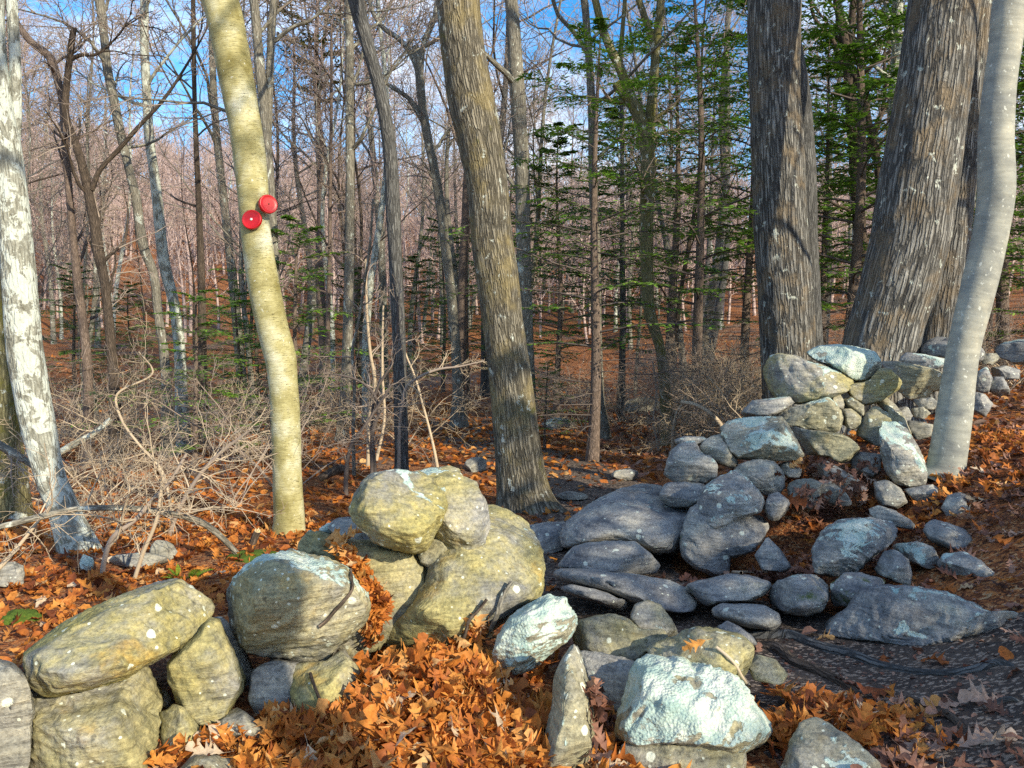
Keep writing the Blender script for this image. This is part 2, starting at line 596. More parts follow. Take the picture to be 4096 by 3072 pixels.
def make_ground():
    m = Mat('leaf_strewn_soil')
    co = m.n('TexCoord', out='Object')
    v1 = m.voro(m.n('VectorMath', ins={0: co, 1: m.n('TexNoise', out='Color', ins={'Vector': co, 'Scale': 9.0})}, operation='ADD'), 15.0, out='Color')
    s = m.n('SeparateColor', ins={0: v1})
    big = m.noise(co, .35, 5, .6)
    mid = m.noise(co, 2.2, 6, .65)
    col = m.ramp(s, [(.0, (.05, .022, .014)), (.3, (.15, .052, .022)), (.6, (.30, .105, .035)), (.85, (.42, .17, .055)), (1.0, (.46, .29, .15))])
    dull = m.ramp(s, [(.0, (.05, .035, .028)), (.5, (.16, .10, .075)), (1.0, (.34, .24, .17))])
    col = m.mix(m.step(big, .50, .64), col, dull)
    col = m.mix(m.math('MULTIPLY', m.step(mid, .58, .72), .6), col, (.05, .032, .022))
    nrm = m.bump(m.math('ADD', m.noise(co, 26, 4, .7), m.math('MULTIPLY', s, .6)), .9, .03)
    return m.done(col, .9, nrm, spec=.2)


def make_path():
    m = Mat('trodden_earth')
    co = m.n('TexCoord', out='Object')
    a = m.noise(co, 3.0, 8, .68)
    g = m.noise(co, 42, 4, .7)
    chips = m.voro(m.mapv(co, scale=(1, 1.6, 1)), 55, out='Color')
    s = m.n('SeparateColor', ins={0: chips})
    col = m.ramp(a, [(.3, (.035, .028, .026)), (.5, (.075, .058, .048)), (.7, (.14, .108, .085))])
    col = m.mix(m.step(s, .72, .80), col, m.mix(s, (.22, .13, .08), (.30, .24, .19)))
    col = m.mix(.6, col, m.ramp(g, [(.3, (.5, .5, .5)), (.7, (1.5, 1.5, 1.5))]), 'MULTIPLY')
    nrm = m.bump(m.math('ADD', g, m.math('MULTIPLY', s, .5)), .9, .015)
    nrm = m.bump(a, .6, .05, nrm)
    return m.done(col, .93, nrm, spec=.2)


def make_plain(name, col, rough=.5, spec=.4, var=.25, scale=20):
    m = Mat(name)
    co = m.n('TexCoord', out='Object')
    v = m.ramp(m.noise(co, scale, 4, .6), [(.3, (1 - var,) * 3), (.7, (1 + var,) * 3)])
    return m.done(m.mix(.8, col, v, 'MULTIPLY'), rough, m.bump(m.noise(co, scale * 4, 3), .2, .002), spec=spec)


ROCK = make_rock()
OAK = make_bark('oak_bark', (.085, .075, .055), (.34, .31, .24), .15, 34, 1.0, moss=.25, lichen=.12, bumpd=.025, warm=(.26, .21, .10))
RIDGED = make_bark('ridged_oak_bark', (.05, .048, .046), (.34, .335, .31), .11, 26, 1.0, lichen=.12, bumpd=.035, warm=(.22, .17, .11))
LICHEN_BARK = make_bark('lichened_bark', (.16, .155, .12), (.42, .43, .37), .3, 30, .55, lichen=.75, moss=.1, bumpd=.012)
HICKORY = make_bark('dark_grey_bark', (.07, .07, .07), (.20, .20, .19), .14, 40, 1.0, bumpd=.012)
MAPLE = make_bark('grey_woodland_bark', (.12, .11, .09), (.36, .34, .28), .16, 42, .8, lichen=.25, bumpd=.010)
MOSSY = make_bark('mossy_bark', (.10, .095, .05), (.30, .27, .14), .16, 42, .8, lichen=.2, moss=.75, bumpd=.010)
DARKBARK = make_bark('dark_brown_bark', (.05, .04, .032), (.17, .13, .10), .2, 45, .8, bumpd=.010)
HEMBARK = make_bark('hemlock_bark', (.10, .075, .06), (.30, .23, .19), .25, 50, .8, bumpd=.008)
BIRCH = make_birch()
BEECH = make_beech()
TWIG = make_twig('bare_twigs', (.17, .13, .11), (.40, .33, .27))
TWIG_PALE = make_twig('pale_twigs', (.30, .235, .16), (.55, .45, .33))
TWIG_PINK = make_twig('far_twigs', (.28, .20, .18), (.54, .42, .38))
TWIG_DARK = make_twig('dark_twigs', (.055, .045, .042), (.17, .14, .125))
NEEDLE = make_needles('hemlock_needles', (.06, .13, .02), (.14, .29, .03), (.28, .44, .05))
NEEDLE_DARK = make_needles('shaded_hemlock_needles', (.045, .10, .025), (.10, .20, .035), (.17, .29, .045))  # darker copy of the hemlock green, shade put into the colour
PINE_NEEDLE = make_needles('pine_needles', (.06, .075, .015), (.13, .14, .03), (.24, .22, .05))
FERN = make_needles('fern_fronds', (.05, .12, .01), (.12, .26, .02), (.25, .38, .04))
LEAF = make_leaf('oak_leaf_litter', [(.0, (.10, .032, .015)), (.22, (.26, .075, .024)), (.5, (.50, .165, .030)), (.74, (.64, .28, .060)), (.9, (.66, .42, .19)), (1.0, (.62, .50, .36))])
LEAF_DULL = make_leaf('dry_leaf_litter', [(.0, (.07, .035, .026)), (.35, (.21, .095, .062)), (.65, (.34, .19, .13)), (1.0, (.52, .40, .31))], .15)
GROUND = make_ground()
PATH = make_path()
RED = make_plain('red_plastic', (.50, .004, .006), .38, .5, .10, 30)
NAIL = make_plain('galvanised_nail', (.75, .75, .72), .35, .6, .1, 60)
WOOD = make_plain('broken_wood', (.55, .42, .24), .85, .2, .4, 60)
MOSS = make_plain('moss_cushion', (.07, .11, .018), .95, .1, .5, 120)
# ------------------------------------------------------------------ ground, path
def axis(segs):
    out = []
    for a, b, st in segs:
        out.append(np.arange(a, b, st))
    return np.concatenate(out + [np.array([segs[-1][1]])])


def grid_mesh(name, xs, ys, mat, dz=0.0):
    X, Y = np.meshgrid(xs, ys)
    Z = ground_z(X, Y) + dz
    near = np.exp(-((X / 9) ** 2 + ((Y - 5) / 9) ** 2))
    Z = Z + .022 * near * fbm(np.stack([X * 3, Y * 3, Z * 0], -1), 3)
    V = np.stack([X, Y, Z], -1)
    nx, ny = len(xs), len(ys)
    i = np.arange(ny - 1)[:, None] * nx
    j = np.arange(nx - 1)[None, :]
    q = np.stack([i + j, i + j + 1, i + j + nx + 1, i + j + nx], -1)
    b = Buf()
    b.add(V, quads=q)
    return b.mesh(name, mat)


gx = axis([(-320, -60, 10), (-60, -14, 1.5), (-14, -5, .25), (-5, 6, .06), (6, 14, .25), (14, 60, 1.5), (60, 320, 10)])
gy = axis([(-60, -8, 4), (-8, 1, .5), (1, 10, .06), (10, 24, .2), (24, 60, .9), (60, 200, 3), (200, 300, 10)])
ground_me = grid_mesh('ground', gx, gy, GROUND)
tag(link('ground', ground_me), kind='structure')

PATH_PTS = np.array([(2.3, 1.6, 1.3), (1.75, 3.2, 1.05), (1.0, 4.2, .85), (.62, 5.2, .62), (.75, 6.4, .75), (.95, 8.0, .95), (.65, 10.5, .95),
                     (.0, 13.0, .95), (-.9, 16, .9), (-2.2, 20, .8)])


def path_dist(x, y):
    c = spline(PATH_PTS, 160)
    d = np.hypot(x[..., None] - c[:, 0], y[..., None] - c[:, 1])
    k = d.argmin(-1)
    return np.take_along_axis(d, k[..., None], -1)[..., 0] / c[k, 2]


def build_path():
    c = spline(PATH_PTS, 260)
    t = unit(np.gradient(c[:, :2], axis=0))
    nrm = np.stack([-t[:, 1], t[:, 0]], -1)
    K = 26
    u = np.linspace(-1, 1, K)
    wig = 1 + .28 * perlin(np.stack([np.arange(260) * .11, np.zeros(260), np.zeros(260)], -1))
    wig2 = 1 + .28 * perlin(np.stack([np.arange(260) * .11, np.zeros(260) + 9, np.zeros(260)], -1))
    w = np.where(u[None, :] < 0, wig[:, None], wig2[:, None]) * c[:, 2:3]
    X = c[:, 0:1] + nrm[:, 0:1] * u * w
    Y = c[:, 1:2] + nrm[:, 1:2] * u * w
    Z = ground_z(X, Y)
    near = np.exp(-((X / 9) ** 2 + ((Y - 5) / 9) ** 2))
    Z = Z + .022 * near * fbm(np.stack([X * 3, Y * 3, Z * 0], -1), 3) + .014 * (1 - np.abs(u) ** 3) - .006
    V = np.stack([X, Y, Z], -1)
    i = np.arange(259)[:, None] * K
    j = np.arange(K - 1)[None, :]
    q = np.stack([i + j, i + j + 1, i + j + K + 1, i + j + K], -1)
    b = Buf()
    b.add(V, quads=q)
    tag(link('path', b.mesh('path', PATH)), kind='structure')


build_path()

# ------------------------------------------------------------------ stones
ZS = 1201 / 1100.0
REG = {'A': (0, 2200, ZS), 'B': (800, 1800, ZS), 'C': (1400, 1800, ZS), 'D': (1900, 2200, ZS), 'E': (2600, 1300, ZS), 'F': (2996, 1250, ZS),
       'G': (2600, 1800, ZS), 'H': (2996, 1900, ZS), 'T': (2000, 1800, 1.1545), 'R': (900, 2400, 1.1545), 'Q': (2900, 2100, .979), 'S': (0, 0, 1.0)}


def ico(sub):
    bm = bmesh.new()
    bmesh.ops.create_icosphere(bm, subdivisions=sub, radius=1.0)
    v = np.array([x.co[:] for x in bm.verts])
    f = np.array([[y.index for y in x.verts] for x in bm.faces])
    bm.free()
    return v, f


ICO = {s: ico(s) for s in (3, 4, 5, 6)}
stone_polys_v, stone_polys_f, stone_n = [], [], 0


def radial(poly, nth=180):
    """star-shaped outline about its centroid -> centre and radius per angle"""
    P = np.asarray(poly, float)
    a = P
    b = np.roll(P, -1, 0)
    cr = a[:, 0] * b[:, 1] - b[:, 0] * a[:, 1]
    A = cr.sum() / 2
    c = ((a + b) * cr[:, None]).sum(0) / (6 * A)
    th = np.arange(nth) * 2 * np.pi / nth
    d = np.stack([np.cos(th), np.sin(th)], -1)
    e = b - a
    rr = np.zeros(nth)
    for k in range(len(P)):
        den = d[:, 0] * e[k, 1] - d[:, 1] * e[k, 0]
        den = np.where(np.abs(den) < 1e-9, 1e-9, den)
        w = a[k] - c
        t = (w[0] * e[k, 1] - w[1] * e[k, 0]) / den
        s = (w[0] * d[:, 1] - w[1] * d[:, 0]) / den
        ok = (s >= -1e-6) & (s <= 1 + 1e-6) & (t > 0)
        rr = np.where(ok, np.maximum(rr, t), rr)
    ker = np.array([.0, .05, .2, .5, .2, .05, .0])
    rp = np.concatenate([rr[-3:], rr, rr[:3]])
    return c, np.convolve(rp, ker, 'valid')


def stone(name, cat, label, reg, poly, d, th, tilt=25, lichen=.4, olive=.3, moss=0.0, sub=4, facets=6, rough=1.0, seed=0, group='stones of the old tumbled wall', box=.56):
    global stone_n
    ox, oy, k = REG[reg]
    poly = [(ox + x / k, oy + y / k) for x, y in poly]
    c, rr = radial(poly)
    g = np.random.default_rng(seed * 131 + int(c[0]) * 7 + int(c[1]))
    sv_, fs = ICO[sub]
    sx, sy, sz = sv_[:, 0], sv_[:, 1], sv_[:, 2]
    rho = np.hypot(sx, sy)
    ang = np.arctan2(-sy, sx) % (2 * np.pi)
    ai = ang / (2 * np.pi) * len(rr)
    i0 = np.floor(ai).astype(int) % len(rr)
    f = ai - np.floor(ai)
    Rr = rr[i0] * (1 - f) + rr[(i0 + 1) % len(rr)] * f
    rp = rho ** box
    px = c[0] + np.cos(ang) * Rr * rp
    py = c[1] + np.sin(ang) * Rr * rp
    Pc = place(c[0], c[1], d)
    hor = unit(np.array([-Pc[0], -Pc[1], 0.0]))
    tl = R(tilt)
    nrm = hor * math.cos(tl) + np.array([0, 0, math.sin(tl)])
    r = rays(px, py)
    den = r @ nrm
    t = ((Pc - CAM) @ nrm) / np.where(np.abs(den) < .05, -.05, den)
    t = np.clip(t, d * .72, d * 1.45)
    h = np.sign(sz) * np.abs(sz) ** .8 * th
    # keep what faces the camera from bulging evenly
    t = t - h
    V = CAM + r * t[:, None]
    size = float(np.mean(rr)) / FPX * d
    Q = V - Pc
    # broken planes
    for q in range(facets):
        nn = unit(g.normal(size=3) + hor * 1.0 + np.array([0, 0, .45]))
        s = Q @ nn
        off = s.max() * g.uniform(.62, .88)
        over = np.clip(s - off, 0, None)
        Q = Q - nn * (over * .88)[:, None]
    # lumps, edges, grain
    nl = fbm((Q + g.normal(size=3) * 20) * (1.1 / size), 3)
    rad = unit(Q)
    Q = Q + rad * (nl * size * .11 * rough)[:, None]
    ax = unit(g.normal(size=3))
    st = Q + ax * (Q @ ax)[:, None] * 2.6
    n2 = fbm((st + 5.0) * 9.0, 4, .55)
    n2 = n2 - .35 * np.abs(perlin((Q + 9) * 14.0))
    Q = Q + rad * (n2 * .020 * rough * min(1.5, .5 + size * 2))[:, None]
    # bring the outline back to its full size after the chipping
    W = Q + Pc
    dist = W[:, 1] * cp - (W[:, 2] - CAM_Z) * sp
    qx = 2048 + FPX * W[:, 0] / dist
    qy = 1536 - FPX * ((W[:, 2] - CAM_Z) * cp + W[:, 1] * sp) / dist
    nb = 48
    th_ = np.arctan2(qy - c[1], qx - c[0]) % (2 * np.pi)
    rad_ = np.hypot(qx - c[0], qy - c[1])
    bi = (th_ / (2 * np.pi) * nb).astype(int) % nb
    mx = np.zeros(nb)
    np.maximum.at(mx, bi, rad_)
    want = np.interp((np.arange(nb) + .5) / nb * len(rr), np.arange(len(rr) + 1), np.append(rr, rr[0]))
    ratio = np.clip(np.where(mx > 1, want * 1.07 / np.maximum(mx, 1), 1.0), .85, 1.5)
    ratio = np.convolve(np.concatenate([ratio[-2:], ratio, ratio[:2]]), [.1, .2, .4, .2, .1], 'valid')
    k_ = np.interp(th_ / (2 * np.pi) * nb - .5, np.arange(-1, nb + 1), np.concatenate([ratio[-1:], ratio, ratio[:1]]))
    W = CAM + rays(c[0] + (qx - c[0]) * k_, c[1] + (qy - c[1]) * k_) * W[:, 1:2]
    Q = W - Pc
    b = Buf()
    b.add(Q, tris=fs)
    me = b.mesh(name, ROCK)
    o = link(name, me, loc=tuple(Pc))
    tag(o, label, cat, group)
    o['lichen'], o['olive'], o['moss'] = float(lichen), float(olive), float(moss)
    stone_polys_v.append(Q + Pc)
    stone_polys_f.append(fs + stone_n)
    stone_n += len(Q)
    return o


W, BO, SL = 'wall_stone', 'boulder', 'slab_rock'
GW = 'stones of the old tumbled wall'
GT = 'flat rocks set in the trail'
ST = [
 # ---- heap at the lower left
 (BO, 'boulder', 'long olive flat-topped boulder speckled white, capping the block at lower left', 'A', [(145,405),(205,345),(330,290),(500,215),(690,122),(730,125),(870,190),(915,240),(915,300),(870,370),(790,430),(700,475),(630,505),(560,555),(380,615),(205,640),(130,570),(130,490)], 3.05, .34, dict(tilt=38, lichen=.12, olive=1., sub=6, facets=4)),
 (BO, 'boulder', 'tall brown-olive block carrying the long flat-topped boulder at lower left', 'A', [(150,600),(270,560),(560,520),(645,520),(700,640),(705,800),(720,952),(700,1040),(120,1040),(130,850),(140,700)], 2.95, .30, dict(tilt=8, lichen=.2, olive=.75, sub=6, facets=3)),
 (BO, 'boulder', 'dark shaded boulder cut by the lower left corner of the view', 'A', [(0,490),(60,505),(120,560),(150,700),(130,850),(125,980),(-60,1040),(-90,480)], 2.75, .30, dict(lichen=.2, olive=.2, sub=5)),
 (BO, 'boulder', 'upright rounded olive boulder leaning against the end of the flat-topped boulder', 'A', [(905,305),(960,310),(1010,430),(1065,560),(1060,600),(1010,690),(980,745),(930,770),(870,770),(800,700),(760,620),(740,560),(735,500),(790,430),(850,370)], 3.1, .22, dict(tilt=12, lichen=.25, olive=.9, sub=5)),
 (W, 'stone', 'small olive stone wedged low between tall block and upright boulder', 'A', [(700,720),(760,680),(800,690),(870,770),(870,830),(820,900),(770,952),(715,960),(705,800)], 2.95, .15, dict(tilt=10, lichen=.1, olive=.9)),
 (W, 'stone', 'tiny pale stone in the dark gap beside the tall brown-olive block', 'A', [(690,620),(720,615),(760,660),(750,700),(700,680)], 3.15, .09, dict(lichen=.4, olive=.5, sub=3)),
 (W, 'stone', 'low half-shaded grey stone by the orange leaves under the upright boulder', 'A', [(935,795),(985,720),(1040,690),(1110,740),(1180,750),(1200,810),(1120,860),(1060,865),(960,850)], 2.98, .13, dict(lichen=.15, olive=.5)),
 (W, 'stone', 'grey stone half sunk in leaves at the bottom edge beneath the upright boulder', 'A', [(790,960),(850,895),(950,900),(1080,940),(1110,1010),(1000,1050),(790,1050)], 2.75, .12, dict(lichen=.15, olive=.4)),
 (W, 'stone', 'blue-shaded stone filling the gap behind the upright rounded boulder', 'A', [(915,300),(985,300),(1050,400),(1110,520),(1110,620),(1040,640),(990,520)], 3.5, .2, dict(lichen=.15, olive=.2)),
 (BO, 'boulder', 'large round boulder with blue-white lichen, half in shade, left of the leaf pocket', 'B', [(130,620),(150,580),(220,500),(300,465),(400,445),(470,465),(560,480),(640,525),(720,610),(735,680),(720,745),(650,810),(590,860),(540,930),(440,935),(330,905),(220,880),(180,830),(140,740)], 3.35, .34, dict(tilt=20, lichen=.55, olive=.6, sub=6, facets=4)),
 (W, 'stone', 'olive stone supporting the large lichened round boulder, beside the leaf pile', 'R', [(320,300),(470,285),(540,230),(600,300),(655,440),(640,500),(560,560),(480,600),(420,640),(330,560),(300,420)], 3.18, .2, dict(tilt=10, lichen=.2, olive=.95, sub=5)),
 (W, 'stone', 'dark blue stone in the deep gap below the large lichened round boulder', 'S', [(1010,2690),(1100,2640),(1200,2660),(1250,2760),(1270,2880),(1200,2960),(1060,2930),(1000,2800)], 3.2, .2, dict(lichen=.1, olive=.1)),
 (W, 'stone', 'shaded stone half under red leaves at the bottom, below the olive supporting stone', 'R', [(385,700),(450,640),(540,640),(640,690),(650,740),(560,800),(380,800)], 2.95, .13, dict(lichen=.15, olive=.4)),
 (W, 'stone', 'small pale lichen-topped stone behind the large round boulder, near the birch foot', 'B', [(432,440),(445,385),(470,360),(530,358),(590,380),(605,430),(590,500),(500,500),(440,470)], 3.85, .15, dict(tilt=20, lichen=.6, olive=.7)),
 (W, 'stone', 'small crusty stone between the pale lichen-topped stone and the blue slab', 'B', [(522,345),(560,320),(620,326),(634,362),(600,400),(530,372)], 3.95, .1, dict(lichen=.75, olive=.4)),
 (SL, 'slab', 'blue-shaded slab wedged under the yellow ball-shaped boulder', 'B', [(550,335),(610,298),(690,300),(740,350),(800,420),(900,450),(820,470),(720,450),(620,400)], 3.95, .22, dict(tilt=45, lichen=.25, olive=.1)),
 (BO, 'boulder', 'yellow-olive ball-shaped boulder with white lichen caps on top of the heap', 'C', [(5,275),(20,210),(60,140),(110,105),(190,95),(290,100),(350,125),(400,180),(420,240),(400,310),(360,380),(330,430),(280,447),(200,430),(110,400),(60,350),(20,305)], 3.5, .28, dict(tilt=12, lichen=.42, olive=1., sub=6, facets=2, box=.66)),
 (BO, 'boulder', 'white-crowned olive boulder behind and right of the ball-shaped boulder', 'C', [(285,92),(350,88),(430,75),(470,90),(490,120),(545,145),(590,230),(610,340),(605,410),(560,450),(480,465),(420,490),(360,480),(340,400),(330,250)], 3.72, .26, dict(tilt=18, lichen=.52, olive=.85, sub=6, facets=3)),
 (W, 'stone', 'small rusty brown wedge stone under the white-crowned boulder', 'C', [(300,455),(340,400),(400,380),(440,440),(470,480),(420,500),(350,512),(312,492)], 3.62, .13, dict(lichen=.05, olive=.5)),
 (BO, 'boulder', 'biggest olive boulder with a smooth sloping face, above the orange leaf pile', 'C', [(590,250),(680,270),(740,310),(780,360),(815,430),(835,520),(828,600),(822,655),(700,730),(600,790),(480,860),(350,890),(200,930),(80,940),(40,900),(150,790),(210,730),(260,650),(330,550),(340,480),(420,400),(520,300)], 3.72, .36, dict(tilt=30, lichen=.16, olive=.9, sub=6, facets=3, rough=.8)),
 (BO, 'boulder', 'dark olive boulder between round lichened boulder and sloping boulder, under the ball', 'C', [(-20,395),(100,405),(280,440),(335,530),(315,620),(275,680),(220,760),(130,860),(20,900),(-60,860),(-60,700),(-40,560),(-60,450)], 3.62, .22, dict(tilt=14, lichen=.2, olive=.75, sub=5)),
 # ---- foreground right of the leaf pile
 (BO, 'boulder', 'pale lichen-coated boulder standing at the right end of the orange leaf pile', 'D', [(85,430),(100,380),(150,300),(230,240),(320,195),(350,208),(390,213),(402,250),(437,285),(440,330),(420,380),(380,410),(330,450),(260,510),(200,545),(120,535),(85,480)], 3.3, .22, dict(tilt=28, lichen=.95, olive=.4, sub=6, facets=6)),
 (W, 'stone', 'low yellowish stone half in shadow between pale lichen-coated boulder and grey pointed stone', 'D', [(430,370),(460,310),(530,290),(600,283),(660,300),(720,345),(850,350),(850,400),(750,450),(740,500),(640,510),(520,470),(450,430)], 3.5, .2, dict(tilt=42, lichen=.2, olive=.7, sub=5)),
 (W, 'stone', 'small pointed grey-olive stone at the edge of the bare trail', 'D', [(680,300),(700,240),(760,223),(810,245),(860,310),(885,360),(870,400),(790,380),(710,350)], 3.62, .15, dict(tilt=15, lichen=.2, olive=.5)),
 (W, 'stone', 'narrow upright blade of stone striped with blue-white lichen', 'D', [(355,500),(390,430),(430,428),(472,490),(492,560),(512,640),(517,800),(505,952),(490,1040),(290,1040),(293,870),(320,750),(338,680),(345,560)], 2.85, .2, dict(tilt=22, lichen=.62, olive=.5, sub=5, facets=7)),
 (W, 'stone', 'shaded mossy stone set behind the narrow lichen-striped blade', 'D', [(450,440),(540,450),(700,490),(740,540),(690,640),(620,720),(540,640),(490,540)], 3.2, .14, dict(tilt=45, lichen=.1, olive=.2, moss=.4)),
 (BO, 'boulder', 'big slanting boulder thickly plated with pale lichen in the foreground', 'D', [(700,520),(720,480),(760,468),(860,472),(1000,490),(1100,515),(1150,570),(1210,650),(1295,785),(1240,850),(1140,900),(900,870),(680,870),(632,820),(618,780),(650,680),(668,600)], 2.98, .30, dict(tilt=42, lichen=.88, olive=.6, sub=6, facets=3)),
 (W, 'stone', 'broken foot of the big lichen-plated boulder at the bottom edge', 'D', [(640,845),(700,840),(900,850),(1060,850),(1170,840),(1170,952),(1120,1050),(660,1050)], 2.82, .24, dict(tilt=20, lichen=.45, olive=.6, sub=5)),
 (W, 'stone', 'yellow stone with a blue lichen edge lying behind the big lichen-plated boulder', 'D', [(755,430),(820,390),(880,375),(920,350),(980,338),(1060,350),(1140,365),(1195,400),(1212,430),(1195,500),(1150,575),(1040,560),(900,520),(780,485)], 3.22, .2, dict(tilt=40, lichen=.42, olive=.85, sub=5)),
 (W, 'stone', 'flat tan stone under the sunlit leaves beside the trail roots', 'S', [(2990,2660),(3030,2620),(3100,2640),(3150,2700),(3120,2740),(3020,2720)], 3.2, .08, dict(tilt=60, lichen=.05, olive=.6)),
 (BO, 'boulder', 'grey lichened boulder at the bottom edge beside dull oak leaves on the trail', 'Q', [(225,980),(260,850),(310,770),(370,762),(430,800),(520,860),(600,935),(640,1010),(520,1080),(240,1080)], 2.72, .16, dict(tilt=35, lichen=.5, olive=.35, sub=5)),
 # ---- rocks in the trail
 (SL, 'bedrock', 'large domed grey ledge beside the oak foot, broadest rock in the trail', 'T', [(285,390),(310,330),(360,290),(450,230),(560,185),(660,163),(740,168),(780,200),(880,240),(930,250),(900,330),(870,420),(800,475),(720,480),(640,450),(560,440),(400,440),(330,460),(290,455)], 5.9, .55, dict(tilt=62, lichen=.22, olive=0., sub=6, facets=2, rough=.7, moss=.1, box=.6)),
 (SL, 'bedrock', 'low flat grey ledge at the trail edge in front of the oak trunk', 'T', [(125,350),(200,338),(300,332),(310,400),(290,460),(220,482),(185,485),(150,410)], 6.3, .3, dict(tilt=72, lichen=.12, olive=0., sub=5, facets=1, rough=.7)),
 (SL, 'bedrock', 'smooth blue-grey rock step directly below the domed ledge', 'T', [(255,545),(340,450),(400,428),(540,423),(620,423),(680,470),(735,530),(725,570),(560,580),(400,565)], 5.0, .34, dict(tilt=58, lichen=.03, olive=0., sub=5, facets=2, rough=.6, moss=.15)),
 (SL, 'bedrock', 'long tapering grey rock step crossing the trail', 'T', [(212,572),(260,540),(400,543),(520,563),(640,578),(780,600),(850,630),(905,690),(893,745),(800,757),(700,730),(600,700),(500,665),(400,635),(300,615)], 4.55, .3, dict(tilt=55, lichen=.03, olive=0., sub=5, facets=2, rough=.6)),
 (SL, 'bedrock', 'worn thin rock rib below the long tapering step', 'T', [(268,640),(330,618),(420,638),(500,660),(610,722),(560,745),(450,705),(360,683)], 4.35, .2, dict(tilt=62, lichen=.0, olive=0., facets=1, rough=.6)),
 (SL, 'bedrock', 'flat ledge with mossy seams right of the long tapering step', 'G', [(145,590),(220,568),(350,543),(440,548),(532,580),(505,630),(440,662),(330,668),(250,683),(205,645)], 4.5, .25, dict(tilt=60, lichen=.22, olive=0., sub=5, facets=2, rough=.6, moss=.5)),
 (BO, 'boulder', 'round blue-grey stone with a mossy foot at the trail edge', 'G', [(523,625),(560,573),(640,548),(720,548),(772,590),(778,650),(745,705),(680,724),(590,710),(535,675)], 4.35, .24, dict(tilt=25, lichen=.32, olive=0., moss=.5, sub=5, facets=3)),
 (SL, 'slab', 'smooth pillow-shaped stone sunk across the trail', 'G', [(273,695),(310,670),(400,673),(500,678),(558,715),(568,760),(535,790),(430,775),(330,745),(278,730)], 4.12, .18, dict(tilt=40, lichen=.0, olive=0., sub=5, facets=1, rough=.5)),
 (SL, 'slab', 'small worn grey rock just above the trail roots', 'G', [(295,775),(340,748),(390,772),(445,812),(470,850),(400,860),(335,825)], 3.85, .12, dict(tilt=55, lichen=.0, olive=0., facets=1, rough=.6)),
 # ---- wall heap on the right
 (BO, 'boulder', 'white-lichened block crowning the right wall heap', 'E', [(668,132),(740,90),(820,85),(900,98),(980,115),(1007,165),(990,210),(940,262),(870,235),(760,170)], 6.9, .34, dict(tilt=32, lichen=.85, olive=.3, sub=5)),
 (BO, 'boulder', 'yellow nose-shaped block just beneath the white-lichened crown block', 'E', [(960,235),(1000,190),(1045,195),(1097,245),(1087,280),(1010,335),(930,352),(880,315),(850,265)], 6.75, .32, dict(tilt=5, lichen=.15, olive=.85, sub=5)),
 (BO, 'boulder', 'long yellowish boulder slanting at the left top of the right wall heap', 'E', [(503,190),(530,140),(570,123),(640,138),(720,168),(830,203),(884,240),(884,278),(800,315),(740,335),(640,340),(570,335),(530,285),(508,235)], 6.8, .36, dict(tilt=22, lichen=.35, olive=.8, sub=5)),
 (W, 'stone', 'dark thin stone sticking out left under the long yellowish boulder', 'E', [(403,382),(450,330),(520,323),(605,312),(628,345),(560,385),(500,408),(420,405)], 6.6, .22, dict(tilt=30, lichen=.4, olive=0.)),
 (W, 'stone', 'broad stone with a blue-white lichen blotch below the long yellowish boulder', 'E', [(545,402),(600,363),(680,343),(770,316),(812,340),(838,400),(828,452),(800,473),(720,460),(620,440),(560,428)], 6.5, .28, dict(tilt=28, lichen=.5, olive=.45, sub=5)),
 (W, 'stone', 'small plain stone chocked under the yellow nose-shaped block', 'E', [(798,320),(830,303),(850,340),(842,372),(815,355)], 6.55, .12, dict(lichen=.05, olive=.4, sub=3)),
 (W, 'stone', 'pale rounded chock stone beside the brown fractured chock', 'E', [(838,330),(880,313),(932,350),(937,402),(900,378),(850,365)], 6.55, .14, dict(lichen=.15, olive=.4)),
 (W, 'stone', 'brown fractured chock stone in the dark hollow of the wall heap', 'E', [(836,370),(880,363),(922,400),(927,445),(880,455),(838,432)], 6.5, .14, dict(lichen=.0, olive=.5)),
 (W, 'stone', 'sunlit leaning stone with a white patch left of the standing stone', 'E', [(903,475),(930,400),(980,353),(1052,398),(1058,435),(1012,450),(1005,535),(950,505)], 6.45, .2, dict(tilt=18, lichen=.3, olive=.8)),
 (W, 'stone', 'tall sunlit stone behind the lichened standing stone', 'E', [(975,332),(1030,313),(1072,350),(1112,400),(1145,480),(1070,470),(1040,390)], 6.65, .2, dict(tilt=15, lichen=.25, olive=.7)),
 (W, 'stone', 'wide stone with dark face and yellow end under the blue-blotched stone', 'E', [(600,440),(740,463),(830,478),(900,500),(908,545),(872,590),(830,604),(780,575),(690,565),(655,510),(620,480)], 6.25, .28, dict(tilt=12, lichen=.1, olive=.55, sub=5)),
 (BO, 'boulder', 'trapezoid boulder faced with white lichen at the front of the right heap', 'E', [(312,450),(350,420),(420,406),(570,403),(592,430),(642,510),(668,567),(642,594),(560,593),(460,588),(380,584),(340,545),(318,480)], 6.0, .3, dict(tilt=25, lichen=.72, olive=.3, sub=6, facets=4)),
 (W, 'stone', 'brown plain stone tucked under the left end of the trapezoid boulder', 'E', [(208,532),(250,498),(310,478),(345,540),(385,595),(362,628),(290,600),(228,565)], 6.05, .24, dict(lichen=.08, olive=.15)),
 (BO, 'boulder', 'dark speckled boulder at the left corner of the right heap', 'E', [(72,620),(88,560),(130,520),(200,505),(218,550),(292,600),(290,662),(240,695),(120,690),(72,665)], 5.95, .3, dict(lichen=.3, olive=0., sub=5)),
 (W, 'stone', 'flat cap stone lying on the dark speckled corner boulder', 'E', [(105,502),(150,486),(235,488),(255,503),(205,525),(130,530)], 6.1, .2, dict(tilt=45, lichen=.4, olive=0.)),
